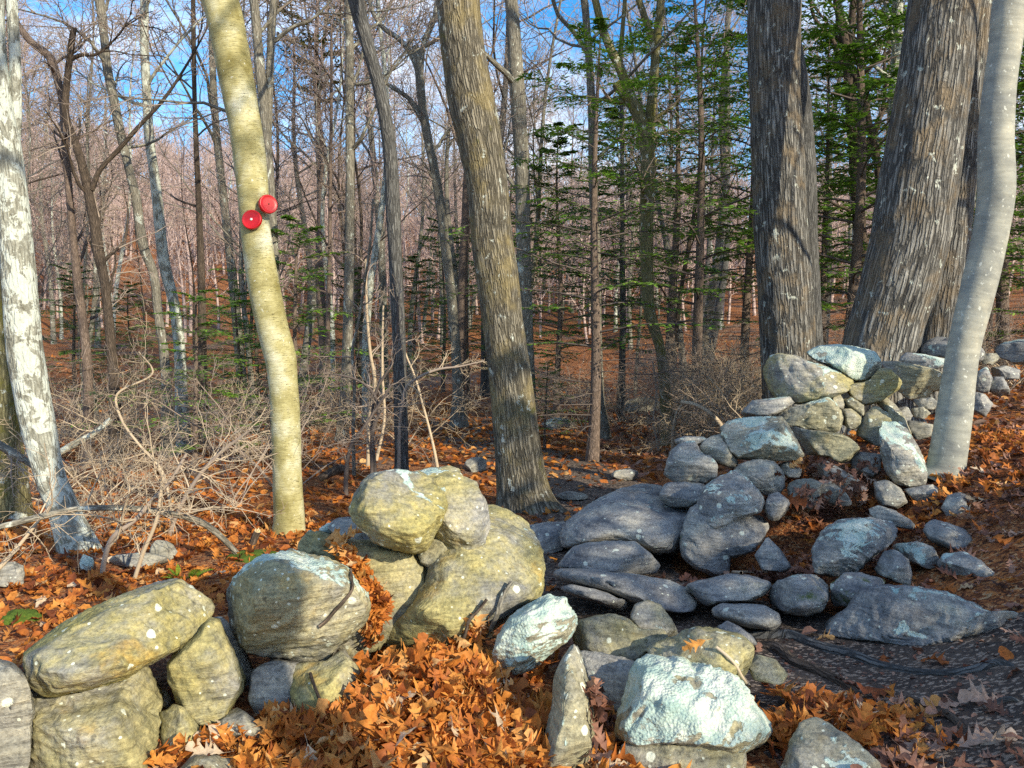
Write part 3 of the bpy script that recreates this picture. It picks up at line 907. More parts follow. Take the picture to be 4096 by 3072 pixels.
 (W, 'stone', 'low dark stone beneath the dark speckled corner boulder', 'E', [(38,742),(80,688),(160,688),(242,698),(245,752),(170,795),(90,795)], 5.75, .26, dict(lichen=.15, olive=0.)),
 (BO, 'boulder', 'rounded grey boulder directly below the trapezoid boulder', 'E', [(365,640),(400,603),(480,588),(540,598),(578,640),(588,705),(550,745),(500,742),(440,700),(400,680)], 5.75, .28, dict(lichen=.15, olive=.1, sub=5)),
 (BO, 'boulder', 'tilted three-cornered stone with a white lichen slope and dark face', 'E', [(212,762),(240,708),(300,668),(370,638),(440,690),(503,770),(495,803),(420,835),(330,875),(280,894),(238,855),(212,812)], 5.3, .24, dict(tilt=18, lichen=.5, olive=0., sub=6, facets=7)),
 (BO, 'boulder', 'large dark boulder under the tilted three-cornered stone', 'G', [(133,390),(150,330),(180,260),(215,235),(300,260),(420,280),(480,288),(514,330),(485,390),(445,445),(355,475),(345,535),(290,554),(200,515),(150,465)], 5.35, .34, dict(tilt=15, lichen=.15, olive=0., moss=.3, sub=5)),
 (W, 'stone', 'small dark stone right of the tilted three-cornered stone', 'E', [(498,800),(520,743),(560,732),(608,770),(603,803),(560,855),(518,845)], 5.4, .15, dict(lichen=.1, olive=0.)),
 (W, 'stone', 'small block behind a curled brown leaf right of the rounded grey boulder', 'E', [(558,610),(600,598),(662,625),(653,668),(600,668),(568,645)], 5.9, .15, dict(lichen=.05, olive=.15)),
 (W, 'stone', 'squarish grey stone among red leaves in the middle of the bank', 'E', [(603,700),(640,678),(700,673),(745,690),(740,762),(703,806),(640,778),(608,745)], 5.55, .17, dict(lichen=.05, olive=.2)),
 (W, 'stone', 'slanted oval stone lying against the squarish grey stone', 'E', [(738,690),(780,678),(850,728),(884,770),(862,790),(790,782),(745,745)], 5.6, .15, dict(lichen=.08, olive=.2)),
 (W, 'stone', 'long slanting bar of stone above the slanted oval stone', 'E', [(732,600),(770,592),(850,638),(932,690),(944,733),(900,750),(820,706),(742,660)], 5.85, .15, dict(tilt=35, lichen=.15, olive=.05)),
 (W, 'stone', 'dark shaded stone left of the lichened standing stone', 'E', [(876,582),(920,557),(1012,567),(1004,645),(960,670),(888,648)], 6.2, .18, dict(lichen=.0, olive=0.)),
 (BO, 'boulder', 'lichened standing stone leaning beside the foot of the smooth grey tree', 'F', [(563,512),(590,486),(640,483),(690,510),(722,560),(762,640),(778,700),(768,752),(700,760),(640,745),(598,695),(576,600)], 6.0, .24, dict(tilt=12, lichen=.7, olive=.1, sub=6, facets=7)),
 (W, 'stone', 'brownish stone below the lichened standing stone', 'F', [(548,742),(600,732),(662,770),(693,830),(640,855),(580,845),(553,803)], 5.7, .16, dict(lichen=.1, olive=.2)),
 (W, 'stone', 'dark low stone at the foot of the smooth grey tree', 'F', [(676,770),(800,752),(844,790),(834,835),(760,846),(698,803)], 5.75, .18, dict(lichen=.15, olive=0.)),
 (W, 'stone', 'small round blue stone right of the smooth grey tree foot', 'F', [(843,852),(870,800),(920,788),(968,810),(973,852),(930,904),(880,914)], 5.3, .16, dict(lichen=.3, olive=0.)),
 (SL, 'slab', 'long dark slab lying across the bank at the right edge', 'F', [(915,790),(990,768),(1080,763),(1201,778),(1260,800),(1260,890),(1100,868),(980,838)], 5.6, .26, dict(tilt=30, lichen=.2, olive=0., sub=5)),
 (BO, 'boulder', 'speckled boulder with one bright lichen patch at the right edge', 'H', [(938,240),(1000,188),(1090,168),(1201,178),(1270,200),(1270,400),(1150,395),(1070,345),(960,295)], 4.9, .32, dict(tilt=30, lichen=.55, olive=0., sub=5)),
 (W, 'stone', 'thin slanting stone above the lichen-flowered boulder on the bank', 'H', [(522,152),(570,133),(640,158),(723,210),(713,238),(640,226),(560,204)], 5.2, .12, dict(tilt=40, lichen=.15, olive=.05)),
 (BO, 'boulder', 'dark boulder dotted with rosettes of pale lichen in mid bank', 'H', [(283,310),(330,238),(400,198),(520,188),(620,208),(652,260),(602,312),(522,372),(472,425),(390,440),(298,430),(283,380)], 4.65, .28, dict(tilt=25, lichen=.66, olive=0., sub=6)),
 (W, 'stone', 'striped grey fist-shaped stone above the big bank slab', 'H', [(553,410),(590,338),(640,328),(692,370),(708,430),(703,485),(640,465),(570,435)], 4.4, .15, dict(lichen=.0, olive=0.)),
 (W, 'stone', 'flat blue-lichened stone beside the striped fist-shaped stone', 'H', [(622,305),(740,293),(802,315),(828,370),(812,414),(770,406),(700,376),(648,336)], 4.65, .15, dict(tilt=45, lichen=.66, olive=0.)),
 (W, 'stone', 'plain brown-grey stone above the two-patched oval boulder', 'H', [(762,240),(800,193),(870,213),(942,240),(978,290),(972,335),(900,336),(830,306),(790,286)], 4.8, .18, dict(lichen=.08, olive=.1)),
 (BO, 'boulder', 'oval boulder with two bare grey patches near the right edge', 'H', [(828,390),(850,348),(940,338),(1020,378),(1092,430),(1118,500),(1112,555),(1040,565),(960,536),(910,486),(850,446)], 4.4, .24, dict(lichen=.42, olive=0., sub=5)),
 (SL, 'boulder', 'biggest blue-grey bank boulder lying along the trail edge at right', 'H', [(306,705),(340,640),(440,580),(480,500),(560,478),(700,483),(860,518),(1000,558),(1100,598),(1201,600),(1300,640),(1300,730),(1201,770),(1050,800),(950,820),(850,812),(750,770),(600,750),(480,720),(380,722)], 3.98, .36, dict(tilt=28, lichen=.42, olive=0., moss=.25, sub=6, facets=3)),
 (W, 'stone', 'dark wedge stone left of the leaf pocket in the bank', 'H', [(28,350),(80,273),(130,320),(183,400),(150,425),(60,415)], 4.85, .16, dict(lichen=.2, olive=0.)),
 (W, 'stone', 'low grey stone at the right edge below the two-patched oval boulder', 'H', [(1085,400),(1150,388),(1260,440),(1260,510),(1180,480),(1108,440)], 4.45, .14, dict(tilt=45, lichen=.1, olive=0.)),
 (W, 'stone', 'mossy dark stone at the upper left corner of the biggest bank boulder', 'H', [(358,480),(420,428),(480,428),(600,460),(585,490),(500,500),(450,570),(368,568)], 4.3, .16, dict(lichen=.3, olive=0., moss=.65)),
 # ---- wall running away behind the smooth grey tree
 (BO, 'boulder', 'wide tan block in the wall just left of the smooth grey tree', 'F', [(573,215),(650,213),(760,238),(850,255),(856,325),(800,345),(760,385),(690,375),(640,325),(600,265)], 7.6, .36, dict(tilt=22, lichen=.12, olive=.5, sub=5)),
 (W, 'stone', 'blue-lichened stone lying on the wide tan block', 'F', [(646,212),(690,173),(760,183),(865,203),(865,238),(800,248),(725,228)], 8.0, .3, dict(tilt=30, lichen=.6, olive=0.)),
 (BO, 'boulder', 'blue-lichened boulder of the back wall showing both sides of the smooth grey tree', 'F', [(738,182),(780,130),(820,106),(870,113),(990,138),(1024,170),(1014,218),(900,204)], 8.5, .36, dict(tilt=22, lichen=.5, olive=0.)),
 (BO, 'boulder', 'dark boulder with a pale top far back at the right edge', 'F', [(1078,157),(1120,128),(1201,118),(1270,130),(1270,235),(1160,220),(1088,193)], 9.5, .45, dict(tilt=35, lichen=.45, olive=0.)),
 (W, 'stone', 'pale flat stone in the back wall right of the smooth grey tree', 'F', [(1016,182),(1080,178),(1093,200),(1063,228),(1018,224)], 8.6, .2, dict(tilt=25, lichen=.1, olive=.3)),
 (W, 'stone', 'blue upright stone in the back wall right of the smooth grey tree', 'F', [(976,335),(1000,258),(1040,238),(1063,290),(1048,345),(1010,350)], 7.9, .2, dict(lichen=.35, olive=0.)),
 (SL, 'slab', 'flat dark slab by bright leaves at the far end of the back wall', 'F', [(1056,242),(1120,233),(1182,250),(1178,290),(1110,295),(1068,274)], 8.6, .26, dict(tilt=40, lichen=.3, olive=0.)),
 (W, 'stone', 'dark lump of stone below the flat dark slab of the back wall', 'F', [(1046,342),(1070,283),(1110,283),(1144,350),(1090,366)], 8.0, .18, dict(lichen=.05, olive=0.)),
 (W, 'stone', 'shadowy stone low behind the smooth grey tree trunk, right side', 'F', [(968,425),(980,348),(1030,358),(1064,400),(1032,455)], 7.4, .2, dict(lichen=.05, olive=0.)),
 (W, 'stone', 'small cobble left of the hollow beneath the wide tan block', 'F', [(638,420),(690,413),(713,450),(692,495),(648,472)], 6.8, .14, dict(lichen=.15, olive=.3)),
 (W, 'stone', 'grey cobble lowest in the hollow beneath the wide tan block', 'F', [(698,470),(740,478),(803,490),(793,545),(730,556),(698,523)], 6.6, .15, dict(lichen=.1, olive=.2)),
 (W, 'stone', 'pale-topped cobble in the middle of the hollow below the wide tan block', 'F', [(708,420),(760,413),(793,440),(763,465),(718,455)], 6.85, .13, dict(tilt=35, lichen=.3, olive=.3)),
 (W, 'stone', 'dark cobble right under the wide tan block', 'F', [(715,380),(800,372),(834,400),(803,426),(738,414)], 7.0, .16, dict(lichen=.0, olive=.1)),
]
for k, (nm, cat, lab, reg, poly, d, th, kw) in enumerate(ST):
    g = GT if cat == 'bedrock' else GW
    stone(nm, cat, lab, reg, poly, d, th, seed=k, group=g, **kw)

# stones half sunk in the leaf litter farther down the trail
for k, (sx, sy, w, h, lab, li) in enumerate([
    (2230, 1695, 130, 50, 'low pale stone in leaf litter right of the oak trunk', .5), (2570, 1625, 150, 70, 'flat mossy stone behind the thin dark hemlock trunk', .3),
    (2915, 1640, 130, 60, 'grey boulder in brush left of the paired oak trunks', .2), (1905, 1860, 90, 60, 'dark peaked stone on the trail left of the oak', 0.),
    (2500, 1900, 110, 50, 'small dark stone in leaves left of the right wall heap', .1), (2290, 1985, 120, 40, 'low stone just right of the oak roots', .1),
    (560, 2240, 260, 60, 'long low grey stone in the leaves below the lichened leaning trunk', .3), (650, 2205, 110, 90, 'mossy stone at the foot of a bent sapling', .2),
    (35, 2300, 130, 110, 'grey stone in leaves at the far left edge', .4), (345, 2255, 60, 70, 'small pale stone leaning on the lichened leaning trunk', .85)]):
    p = ground_hit(sx, sy + h * .4)
    a = np.linspace(0, 2 * np.pi, 11)[:-1]
    rr_ = np.random.default_rng(k + 50).uniform(.85, 1.1, 10)
    stone('field_stone', 'stone', lab, 'S', [(sx + math.cos(t) * w / 2 * q, sy + math.sin(t) * h / 2 * q) for t, q in zip(a, rr_)], p[1], w / FPX * p[1] * .35,
          tilt=35, lichen=li, olive=.2, moss=.35 if 'mossy' in lab else 0, seed=k + 200, group='loose stones in the leaf litter', sub=4)

allv = np.concatenate(stone_polys_v)
allf = np.concatenate(stone_polys_f)
STONE_BVH = BVHTree.FromPolygons([tuple(x) for x in allv], [tuple(int(i) for i in x) for x in allf])


def surf_hit(sx, sy, lift=0.0):
    """place on the first stone (else ground) seen at a photo pixel, with its normal"""
    r = rays(sx, sy)
    n = unit(r)
    hit = STONE_BVH.ray_cast(Vector(CAM), Vector(n))
    gp = ground_hit(sx, sy)
    if hit[0] is not None and hit[0].y < gp[1]:
        nn = np.array(hit[1])
        if nn @ n > 0:
            nn = -nn
        return np.array(hit[0]) + nn * lift, nn
    return gp + np.array([0, 0, lift]), np.array([0, 0, 1.0])
# ------------------------------------------------------------------ near trees, traced one by one
def trunk_line(ptsD, d, top, lean_d=0.0):
    """(x, y, width) rows in the 2212 px view, top first -> 3D points and radii, ground first."""
    rows = ptsD[::-1]
    out = []
    for x, y, w in rows:
        p = place(x * DD, y * DD, d)
        out.append((*p, w * DD / FPX * d / 2))
    out = np.array(out)
    # reach the ground
    gz = float(ground_z(out[0, 0], out[0, 1]))
    if out[0, 2] > gz - .02:
        step = out[0] + (out[0] - out[1]) * .0
        step[2] = gz - .05
        if out[0, 2] - gz > .08:
            out = np.vstack([step * np.array([1, 1, 1, 1.06]), out])
        else:
            out[0, 2] = gz - .05
    # carry on above the frame
    if top:
        t = out[-1, :3] - out[-2, :3]
        t = t / max(t[2], .2)
        z = out[-1, 2]
        n = max(3, int((top - z) / 1.5))
        r0 = out[-1, 3]
        add = []
        for k in range(1, n + 1):
            u = k / n
            dz = (top - z) * u
            bend = .6 + .4 * (1 - u)
            add.append((out[-1, 0] + t[0] * dz * bend + .15 * math.sin(u * 5 + x), out[-1, 1] + t[1] * dz * bend + .12 * math.sin(u * 4 + d), z + dz, r0 * (1 - .86 * u)))
        out = np.vstack([out, np.array(add)])
    return out


def bark_tube(buf, line, n, k, flare=0.0, ridge=0.0, lump=0.0, freq=9.0, seed=0, roots=5, flare_h=.35):
    """one trunk with real relief: bark ridges, lumps and root flare"""
    c = spline(line, n)
    P, r = c[:, :3], np.maximum(c[:, 3], .006)
    T = unit(np.gradient(P, axis=0))
    ref = np.array([1.0, 0, 0])
    n2 = unit(np.cross(T, ref))
    n1 = np.cross(n2, T)
    a = np.arange(k) * 2 * np.pi / k
    s = np.concatenate([[0], np.cumsum(np.linalg.norm(np.diff(P, axis=0), axis=1))])
    r0 = r[0]
    rr = np.broadcast_to(r[:, None], (n, k)).copy()
    if flare:
        hgt = np.clip(s / flare_h, 0, None)
        fl = np.exp(-hgt * 2.2)[:, None]
        lob = .5 + .5 * np.cos(a * roots + seed + .6 * np.sin(a * 2 + seed))
        rr *= 1 + flare * fl * (.35 + .9 * lob[None, :])
    co = np.stack([np.broadcast_to(r0 * np.cos(a), (n, k)), np.broadcast_to(r0 * np.sin(a), (n, k)), np.broadcast_to(s[:, None], (n, k))], -1)
    if ridge:
        q = co * np.array([freq / r0 * .1, freq / r0 * .1, freq * .10 / r0 * .1]) * 1.0 + seed * 3.1
        warp = perlin(co * 5 + seed)[..., None] * .35
        m = 1 - 2.2 * np.abs(perlin(q + warp))
        m2 = 1 - 2.2 * np.abs(perlin(q * 2.1 + 7 + warp))
        rr += ridge * (m * .7 + m2 * .4)
    if lump:
        rr += lump * fbm(co * np.array([3, 3, 1.6]) + seed, 3)
    V = P[:, None, :] + rr[:, :, None] * (np.cos(a)[None, :, None] * n1[:, None, :] + np.sin(a)[None, :, None] * n2[:, None, :])
    i = np.arange(n - 1)[:, None] * k
    j = np.arange(k)[None, :]
    j2 = (j + 1) % k
    quads = np.stack([i + j, i + j2, i + k + j2, i + k + j], -1)
    buf.add(V, quads=quads, bk=co)
    return P, r


def crown_of(buf_limb, buf_twig, P, r, t0=.45, n1=9, len1=3.2, ang=48, rmin=.006, n2=6, n3=5, n4=0, up=.05, limb_ratio=.45, t1=.99, dens=1.0):
    B1, R1 = grow(P[None], r[None], n1, t0, t1, len1, ang, .16, 9, up=up, ratio=limb_ratio, rmin=rmin * 2, shrink=.55)
    tubes(buf_limb, B1, R1, 6)
    B2, R2 = grow(B1, R1, n2, .2, .98, len1 * .42, 50, .2, 6, up=.03, ratio=.55, rmin=rmin * 1.2)
    tubes(buf_twig, B2, R2, 4)
    B3, R3 = grow(B2, R2, n3, .2, .98, len1 * .2, 48, .22, 4, up=.03, ratio=.6, rmin=rmin * .8)
    tubes(buf_twig, B3, R3, 3)
    if n4:
        B4, R4 = grow(B3, R3, n4, .2, .98, len1 * .11, 45, .2, 3, ratio=.7, rmin=rmin * .7)
        tubes(buf_twig, B4, R4, 3)


def traced_tree(name, label, ptsD, d, top, bark, n=160, k=40, flare=.6, ridge=0.0, lump=.01, freq=9, seed=0, crown=None, limbs=(), group=None, twig=TWIG, roots=5, flare_h=.35, twigs_low=0):
    line = trunk_line(ptsD, d, top)
    base = np.array([line[0, 0], line[0, 1], float(ground_z(line[0, 0], line[0, 1]))])
    tb, cb = Buf(), Buf()
    P, r = bark_tube(tb, line, n, k, flare, ridge, lump, freq, seed, roots, flare_h)
    for lm in limbs:
        pts, ld, ltop = lm
        L3 = np.array([(*place(x * DD, y * DD, ld), w * DD / FPX * ld / 2) for x, y, w in pts])
        if ltop:
            t = unit(L3[-1, :3] - L3[-2, :3])
            L3 = np.vstack([L3, [*(L3[-1, :3] + t * ltop * .5 + np.array([0, 0, .2])), L3[-1, 3] * .6], [*(L3[-1, :3] + t * ltop + np.array([0, 0, .6])), L3[-1, 3] * .2]])
        Pl, rl = bark_tube(tb, L3, 50, 14, 0, ridge * .4, lump * .3, freq, seed + 3)
        if crown:
            kw = dict(crown)
            kw.update(t0=.35, n1=6, len1=kw.get('len1', 3) * .55)
            crown_of(tb, cb, Pl, rl, **kw)
    if crown:
        crown_of(tb, cb, P, r, **crown)
    if twigs_low:
        B2, R2 = grow(P[None], r[None], twigs_low, .06, .5, .75, 75, .2, 6, up=.02, ratio=.12, rmin=.004)
        tubes(cb, B2, R2, 4)
        B3, R3 = grow(B2, R2, 5, .2, .98, .3, 45, .2, 4, ratio=.6, rmin=.0035)
        tubes(cb, B3, R3, 3)
    root = link(name, None, loc=tuple(base))
    tag(root, label, 'tree', group)
    link('trunk', tb.mesh('trunk', bark, origin=base, bk=True), root)
    if cb.n:
        link('crown', cb.mesh('crown', twig, origin=base, bk=True), root)
    return root, P, r, tb


CR = dict(t0=.5, n1=9, len1=3.0, rmin=.006)
# birch with the markers
birch_root, birch_P, birch_r, birch_buf = traced_tree('birch_tree', 'leaning yellow-barked birch that carries the two red trail discs', [(430, -80, 78), (474, 0, 76), (498, 100, 73), (516, 200, 69), (534, 300, 66), (545, 400, 66), (551, 490, 62), (566, 600, 66), (587, 700, 66), (606, 780, 66), (613, 850, 61), (618, 950, 62), (621, 1050, 62), (624, 1150, 66), (621, 1185, 72)],
    6.8, 12, BIRCH, n=420, k=96, flare=.3, lump=.012, seed=1, crown=dict(CR, t0=.55))
traced_tree('oak_tree', 'thick central oak trunk leaning left with flared roots beside the trail', [(968, -120, 90), (988, 0, 89), (999, 98, 90), (1014, 195, 96), (1034, 293, 92), (1051, 390, 86), (1065, 540, 88), (1072, 584, 90), (1084, 681, 86), (1095, 763, 87), (1109, 877, 94), (1122, 1000, 104), (1130, 1060, 112), (1140, 1100, 122)],
    8.1, 16, OAK, n=620, k=220, flare=.42, ridge=.0065, lump=.012, freq=13, seed=2, crown=dict(CR, t0=.5, len1=4), roots=6, flare_h=.3)
traced_tree('hickory_tree', 'slim dark blue-shaded trunk standing wholly in shade left of the central oak', [(752, -80, 33), (768, 0, 33), (794, 98, 27), (817, 182, 27), (831, 247, 28), (842, 325, 28), (848, 423, 30), (853, 540, 29), (862, 746, 28), (866, 909, 30), (868, 1026, 32), (868, 1050, 36)],
    9.8, 13, HICKORY, n=300, k=64, flare=.35, ridge=.0028, lump=.006, freq=9, seed=3, crown=dict(CR, t0=.45, len1=2.4), twigs_low=4)
traced_tree('ash_tree', 'straight pale trunk rising directly behind the central oak on its right side', [(1095, -80, 26), (1104, 0, 26), (1117, 195, 32), (1126, 325, 31), (1131, 540, 30), (1134, 650, 31), (1137, 760, 32), (1139, 870, 38)],
    14.0, 15, MAPLE, n=260, k=56, flare=.4, ridge=.004, lump=.008, freq=8, seed=4, crown=dict(CR, t0=.4, n1=12), limbs=[([(1128, 420, 10), (1075, 350, 8), (1060, 300, 7)], 14.0, 0)])
traced_tree('lichened_tree', 'forked grey tree crusted with white lichen at the far left', [(-6, 170, 42), (2, 230, 46), (16, 330, 52), (31, 486, 62), (46, 650, 68), (56, 763, 70), (86, 942, 66), (106, 1026, 60), (140, 1110, 62), (172, 1190, 74), (180, 1225, 80)],
    6.0, 11, LICHEN_BARK, n=380, k=96, flare=.4, ridge=.0018, lump=.014, freq=10, seed=5, crown=dict(CR, t0=.6, len1=2.6), limbs=[([(12, 400, 30), (28, 320, 26), (36, 250, 20), (34, 190, 22), (33, 130, 21), (29, 60, 21), (24, -20, 21)], 6.05, 3)], roots=4)
traced_tree('twin_oak', 'ridged dark oak standing left in the pair above the right wall heap', [(1672, -100, 104), (1673, 0, 106), (1673, 195, 101), (1678, 293, 104), (1689, 540, 110), (1697, 650, 112), (1702, 746, 112), (1708, 850, 116), (1712, 930, 122)],
    11.0, 17, RIDGED, n=460, k=180, flare=.35, ridge=.010, lump=.018, freq=11, seed=6, crown=dict(CR, t0=.45, len1=4))
traced_tree('slender_oak', 'narrow blue-shaded trunk half hidden behind the ridged oak of the pair', [(1690, -60, 46), (1700, 60, 46), (1722, 195, 48), (1734, 330, 48), (1742, 540, 48), (1748, 680, 50), (1752, 780, 54), (1756, 900, 62)],
    11.9, 15, HICKORY, n=300, k=80, flare=.35, ridge=.006, lump=.01, freq=9, seed=7, crown=dict(CR, t0=.5))
traced_tree('great_oak', 'largest deeply furrowed oak leaning right behind the right wall heap', [(2062, -110, 128), (2040, 0, 132), (2015, 195, 140), (1984, 390, 150), (1960, 540, 150), (1945, 600, 150), (1912, 714, 146), (1896, 780, 150), (1880, 860, 172)],
    8.9, 16, RIDGED, n=520, k=240, flare=.35, ridge=.015, lump=.022, freq=12, seed=8, crown=dict(CR, t0=.5, len1=4), flare_h=.5)
traced_tree('side_oak', 'pale-edged second trunk rising close behind the largest furrowed oak', [(2125, -80, 56), (2108, 0, 60), (2092, 160, 66), (2076, 330, 72), (2062, 430, 76), (2046, 540, 80), (2026, 680, 80), (2016, 760, 84), (2010, 860, 96)],
    9.9, 14, RIDGED, n=380, k=140, flare=.35, ridge=.009, lump=.014, freq=10, seed=9, crown=dict(CR, t0=.55))
traced_tree('beech_tree', 'smooth grey tree with a bent foot growing out of the right bank', [(2205, -60, 68), (2184, 0, 68), (2172, 100, 62), (2163, 163, 62), (2151, 293, 66), (2151, 423, 73), (2140, 500, 70), (2107, 649, 68), (2083, 746, 64), (2064, 877, 70), (2049, 980, 72), (2042, 1020, 74), (2030, 1045, 82)],
    6.1, 10, BEECH, n=380, k=88, flare=.25, lump=.010, seed=10, crown=dict(CR, t0=.6, len1=2.4), roots=3)
# smaller trunks in the middle distance
traced_tree('leaning_tree', 'forked mossy-footed tree right of centre with its base in shadow', [(1330, 180, 20), (1368, 228, 24), (1392, 290, 28), (1398, 325, 30), (1398, 456, 28), (1398, 584, 25), (1405, 681, 24), (1424, 746, 21), (1437, 844, 25), (1445, 940, 34), (1446, 968, 38)],
    14.0, 0, MOSSY, n=240, k=48, flare=.2, ridge=.004, lump=.008, freq=8, seed=11, crown=dict(CR, t0=.6, n1=5, len1=1.6),
    limbs=[([(1375, 240, 22), (1340, 150, 20), (1308, 80, 17), (1286, 0, 15), (1275, -60, 12)], 14.0, 4), ([(1398, 320, 24), (1410, 195, 20), (1418, 98, 18), (1428, 0, 17), (1434, -60, 15)], 14.1, 4), ([(1420, 130, 15), (1400, 60, 14), (1380, 0, 13)], 14.1, 4), ([(1338, 150, 10), (1345, 60, 9), (1350, 0, 8)], 14.0, 2)])
traced_tree('grey_oak', 'grey trunk with a sunlit spreading foot just behind the thin dark hemlock', [(1252, -60, 14), (1262, 0, 15), (1270, 98, 15), (1278, 228, 17), (1281, 390, 18), (1288, 560, 18), (1292, 760, 18), (1296, 880, 24), (1299, 925, 34)],
    15.2, 15, MAPLE, n=200, k=40, flare=.5, ridge=.003, lump=.006, freq=7, seed=12, crown=dict(CR, t0=.3, n1=12), limbs=[([(1272, 120, 12), (1240, 70, 9), (1205, 30, 8), (1190, -30, 7)], 15.2, 2)])
traced_tree('brown_tree', 'slender reddish trunk with broken stubs at left behind the lichened tree', [(10, 0, 12), (31, 42, 13), (65, 88, 14), (107, 124, 16), (124, 172, 15), (133, 212, 14), (140, 309, 13), (150, 423, 14), (160, 537, 15), (168, 610, 17), (177, 681, 18), (188, 779, 19), (190, 909, 22), (190, 960, 26)],
    13.0, 0, HEMBARK, n=200, k=36, flare=.3, ridge=.002, lump=.005, freq=7, seed=13, crown=dict(CR, t0=.3, n1=9, len1=1.6), twigs_low=8)
traced_tree('forked_tree', 'dark forked trunk with a mossy side limb at left', [(160, 60, 10), (150, 130, 12), (143, 195, 13), (143, 254, 14), (163, 309, 15), (182, 374, 17), (192, 423, 18), (205, 488, 20), (212, 540, 22), (224, 600, 18), (234, 681, 18), (240, 746, 19), (247, 844, 22), (250, 930, 28)],
    12.6, 0, DARKBARK, n=220, k=40, flare=.3, ridge=.003, lump=.006, freq=7, seed=14, crown=dict(CR, t0=.35, n1=8, len1=1.7), limbs=[([(198, 410, 12), (212, 374, 10), (257, 322, 9), (303, 270, 8), (345, 225, 7)], 12.6, 1.5), ([(150, 130, 10), (170, 120, 8), (205, 118, 6)], 12.6, .6)])
traced_tree('maple_tree', 'lichen-blotched trunk with swollen knots left of the leaning birch', [(205, -60, 16), (215, 0, 18), (225, 81, 16), (233, 156, 17), (247, 221, 18), (260, 286, 18), (277, 358, 17), (293, 423, 18), (312, 540, 20), (329, 584, 18), (342, 681, 17), (352, 746, 18), (360, 850, 22), (362, 925, 28)],
    13.6, 13, MAPLE, n=220, k=40, flare=.3, ridge=.003, lump=.012, freq=7, seed=15, crown=dict(CR, t0=.35, n1=10, len1=2.2))
traced_tree('poplar_tree', 'tall pale straight trunk banded by twig shadows left of the leaning birch', [(311, -60, 17), (312, 0, 17), (312, 98, 17), (317, 195, 18), (322, 293, 19), (335, 390, 20), (345, 488, 22), (358, 584, 23), (374, 649, 22), (384, 715, 23), (392, 860, 26), (394, 930, 34)],
    14.6, 15, LICHEN_BARK, n=220, k=40, flare=.3, ridge=.002, lump=.006, freq=7, seed=16, crown=dict(CR, t0=.35, n1=10, len1=2.2))
traced_tree('thin_maple', 'thin straight trunk, dark below, nearest the birch on its left side', [(416, -60, 9), (417, 0, 9), (420, 195, 9), (423, 293, 10), (427, 390, 11), (433, 537, 14), (436, 650, 16), (438, 800, 18), (440, 920, 22)],
    15.4, 14, DARKBARK, n=160, k=32, flare=.3, ridge=.002, lump=.004, freq=6, seed=17, crown=dict(CR, t0=.3, n1=10, len1=2.0))
traced_tree('grey_maple', 'tall grey trunk with a white upper stem directly behind the birch', [(540, -60, 17), (548, 0, 18), (560, 130, 19), (572, 260, 20), (582, 390, 20), (588, 480, 20), (592, 600, 22), (598, 760, 24), (600, 920, 32)],
    12.4, 14, MAPLE, n=200, k=44, flare=.3, ridge=.003, lump=.006, freq=8, seed=18, crown=dict(CR, t0=.35, n1=10), limbs=[([(578, 300, 17), (582, 180, 16), (586, 80, 16), (592, 0, 16), (600, -60, 15)], 12.5, 3), ([(592, 90, 9), (630, 60, 8), (668, 45, 6)], 12.5, .8)])
traced_tree('tulip_tree', 'straight grey-olive trunk midway between the birch and the dark blue trunk', [(752, -60, 15), (753, 40, 16), (755, 98, 17), (755, 228, 17), (756, 358, 18), (755, 540, 19), (752, 680, 21), (748, 810, 22), (738, 960, 28)],
    15.0, 14, MAPLE, n=200, k=40, flare=.35, ridge=.003, lump=.005, freq=7, seed=19, crown=dict(CR, t0=.35, n1=10), limbs=[([(762, 182, 7), (790, 180, 7), (815, 172, 5)], 15, 1)])
traced_tree('crooked_tree', 'crooked trunk forking high between the dark blue trunk and the central oak', [(897, 100, 15), (905, 156, 17), (917, 260, 18), (937, 358, 19), (953, 456, 20), (963, 540, 20), (975, 640, 20), (985, 760, 21), (990, 860, 26), (992, 920, 38)],
    17.5, 0, MAPLE, n=200, k=40, flare=.4, ridge=.003, lump=.008, freq=7, seed=20, crown=dict(CR, t0=.5, n1=6, len1=1.8),
    limbs=[([(905, 156, 14), (892, 125, 12), (866, 88, 11), (826, 58, 10), (804, 23, 9), (795, -40, 8)], 17.5, 3), ([(908, 160, 13), (914, 100, 12), (940, 33, 11), (946, -40, 10)], 17.5, 3), ([(912, 250, 10), (880, 210, 9), (843, 186, 8)], 17.5, 1.2), ([(918, 100, 9), (955, 78, 7)], 17.5, 1)])
traced_tree('pale_pole_tree', 'very thin pale straight trunk under the pine crown right of the birch', [(716, 60, 5), (716, 146, 6), (715, 300, 7), (713, 420, 8), (712, 540, 8), (709, 660, 10), (708, 760, 11), (706, 930, 14)],
    17.0, 0, HEMBARK, n=120, k=24, flare=.2, lump=.004, seed=21, crown=dict(CR, t0=.35, n1=18, len1=.9, ang=80, n2=4))
traced_tree('dark_fork', 'dark leaning fork against the sky between the pair of oaks and the largest oak', [(1795, -60, 10), (1810, 20, 14), (1826, 98, 18), (1836, 195, 22), (1846, 330, 24), (1856, 480, 26), (1868, 620, 28), (1876, 850, 34)],
    19.0, 0, DARKBARK, n=180, k=32, flare=.3, ridge=.003, lump=.008, freq=6, seed=22, crown=dict(CR, t0=.4, n1=8), limbs=[([(1836, 180, 18), (1838, 98, 15), (1842, 30, 14), (1848, -50, 12)], 19, 4), ([(1822, 150, 9), (1795, 80, 8), (1760, 40, 7), (1748, -20, 6)], 19, 2)])
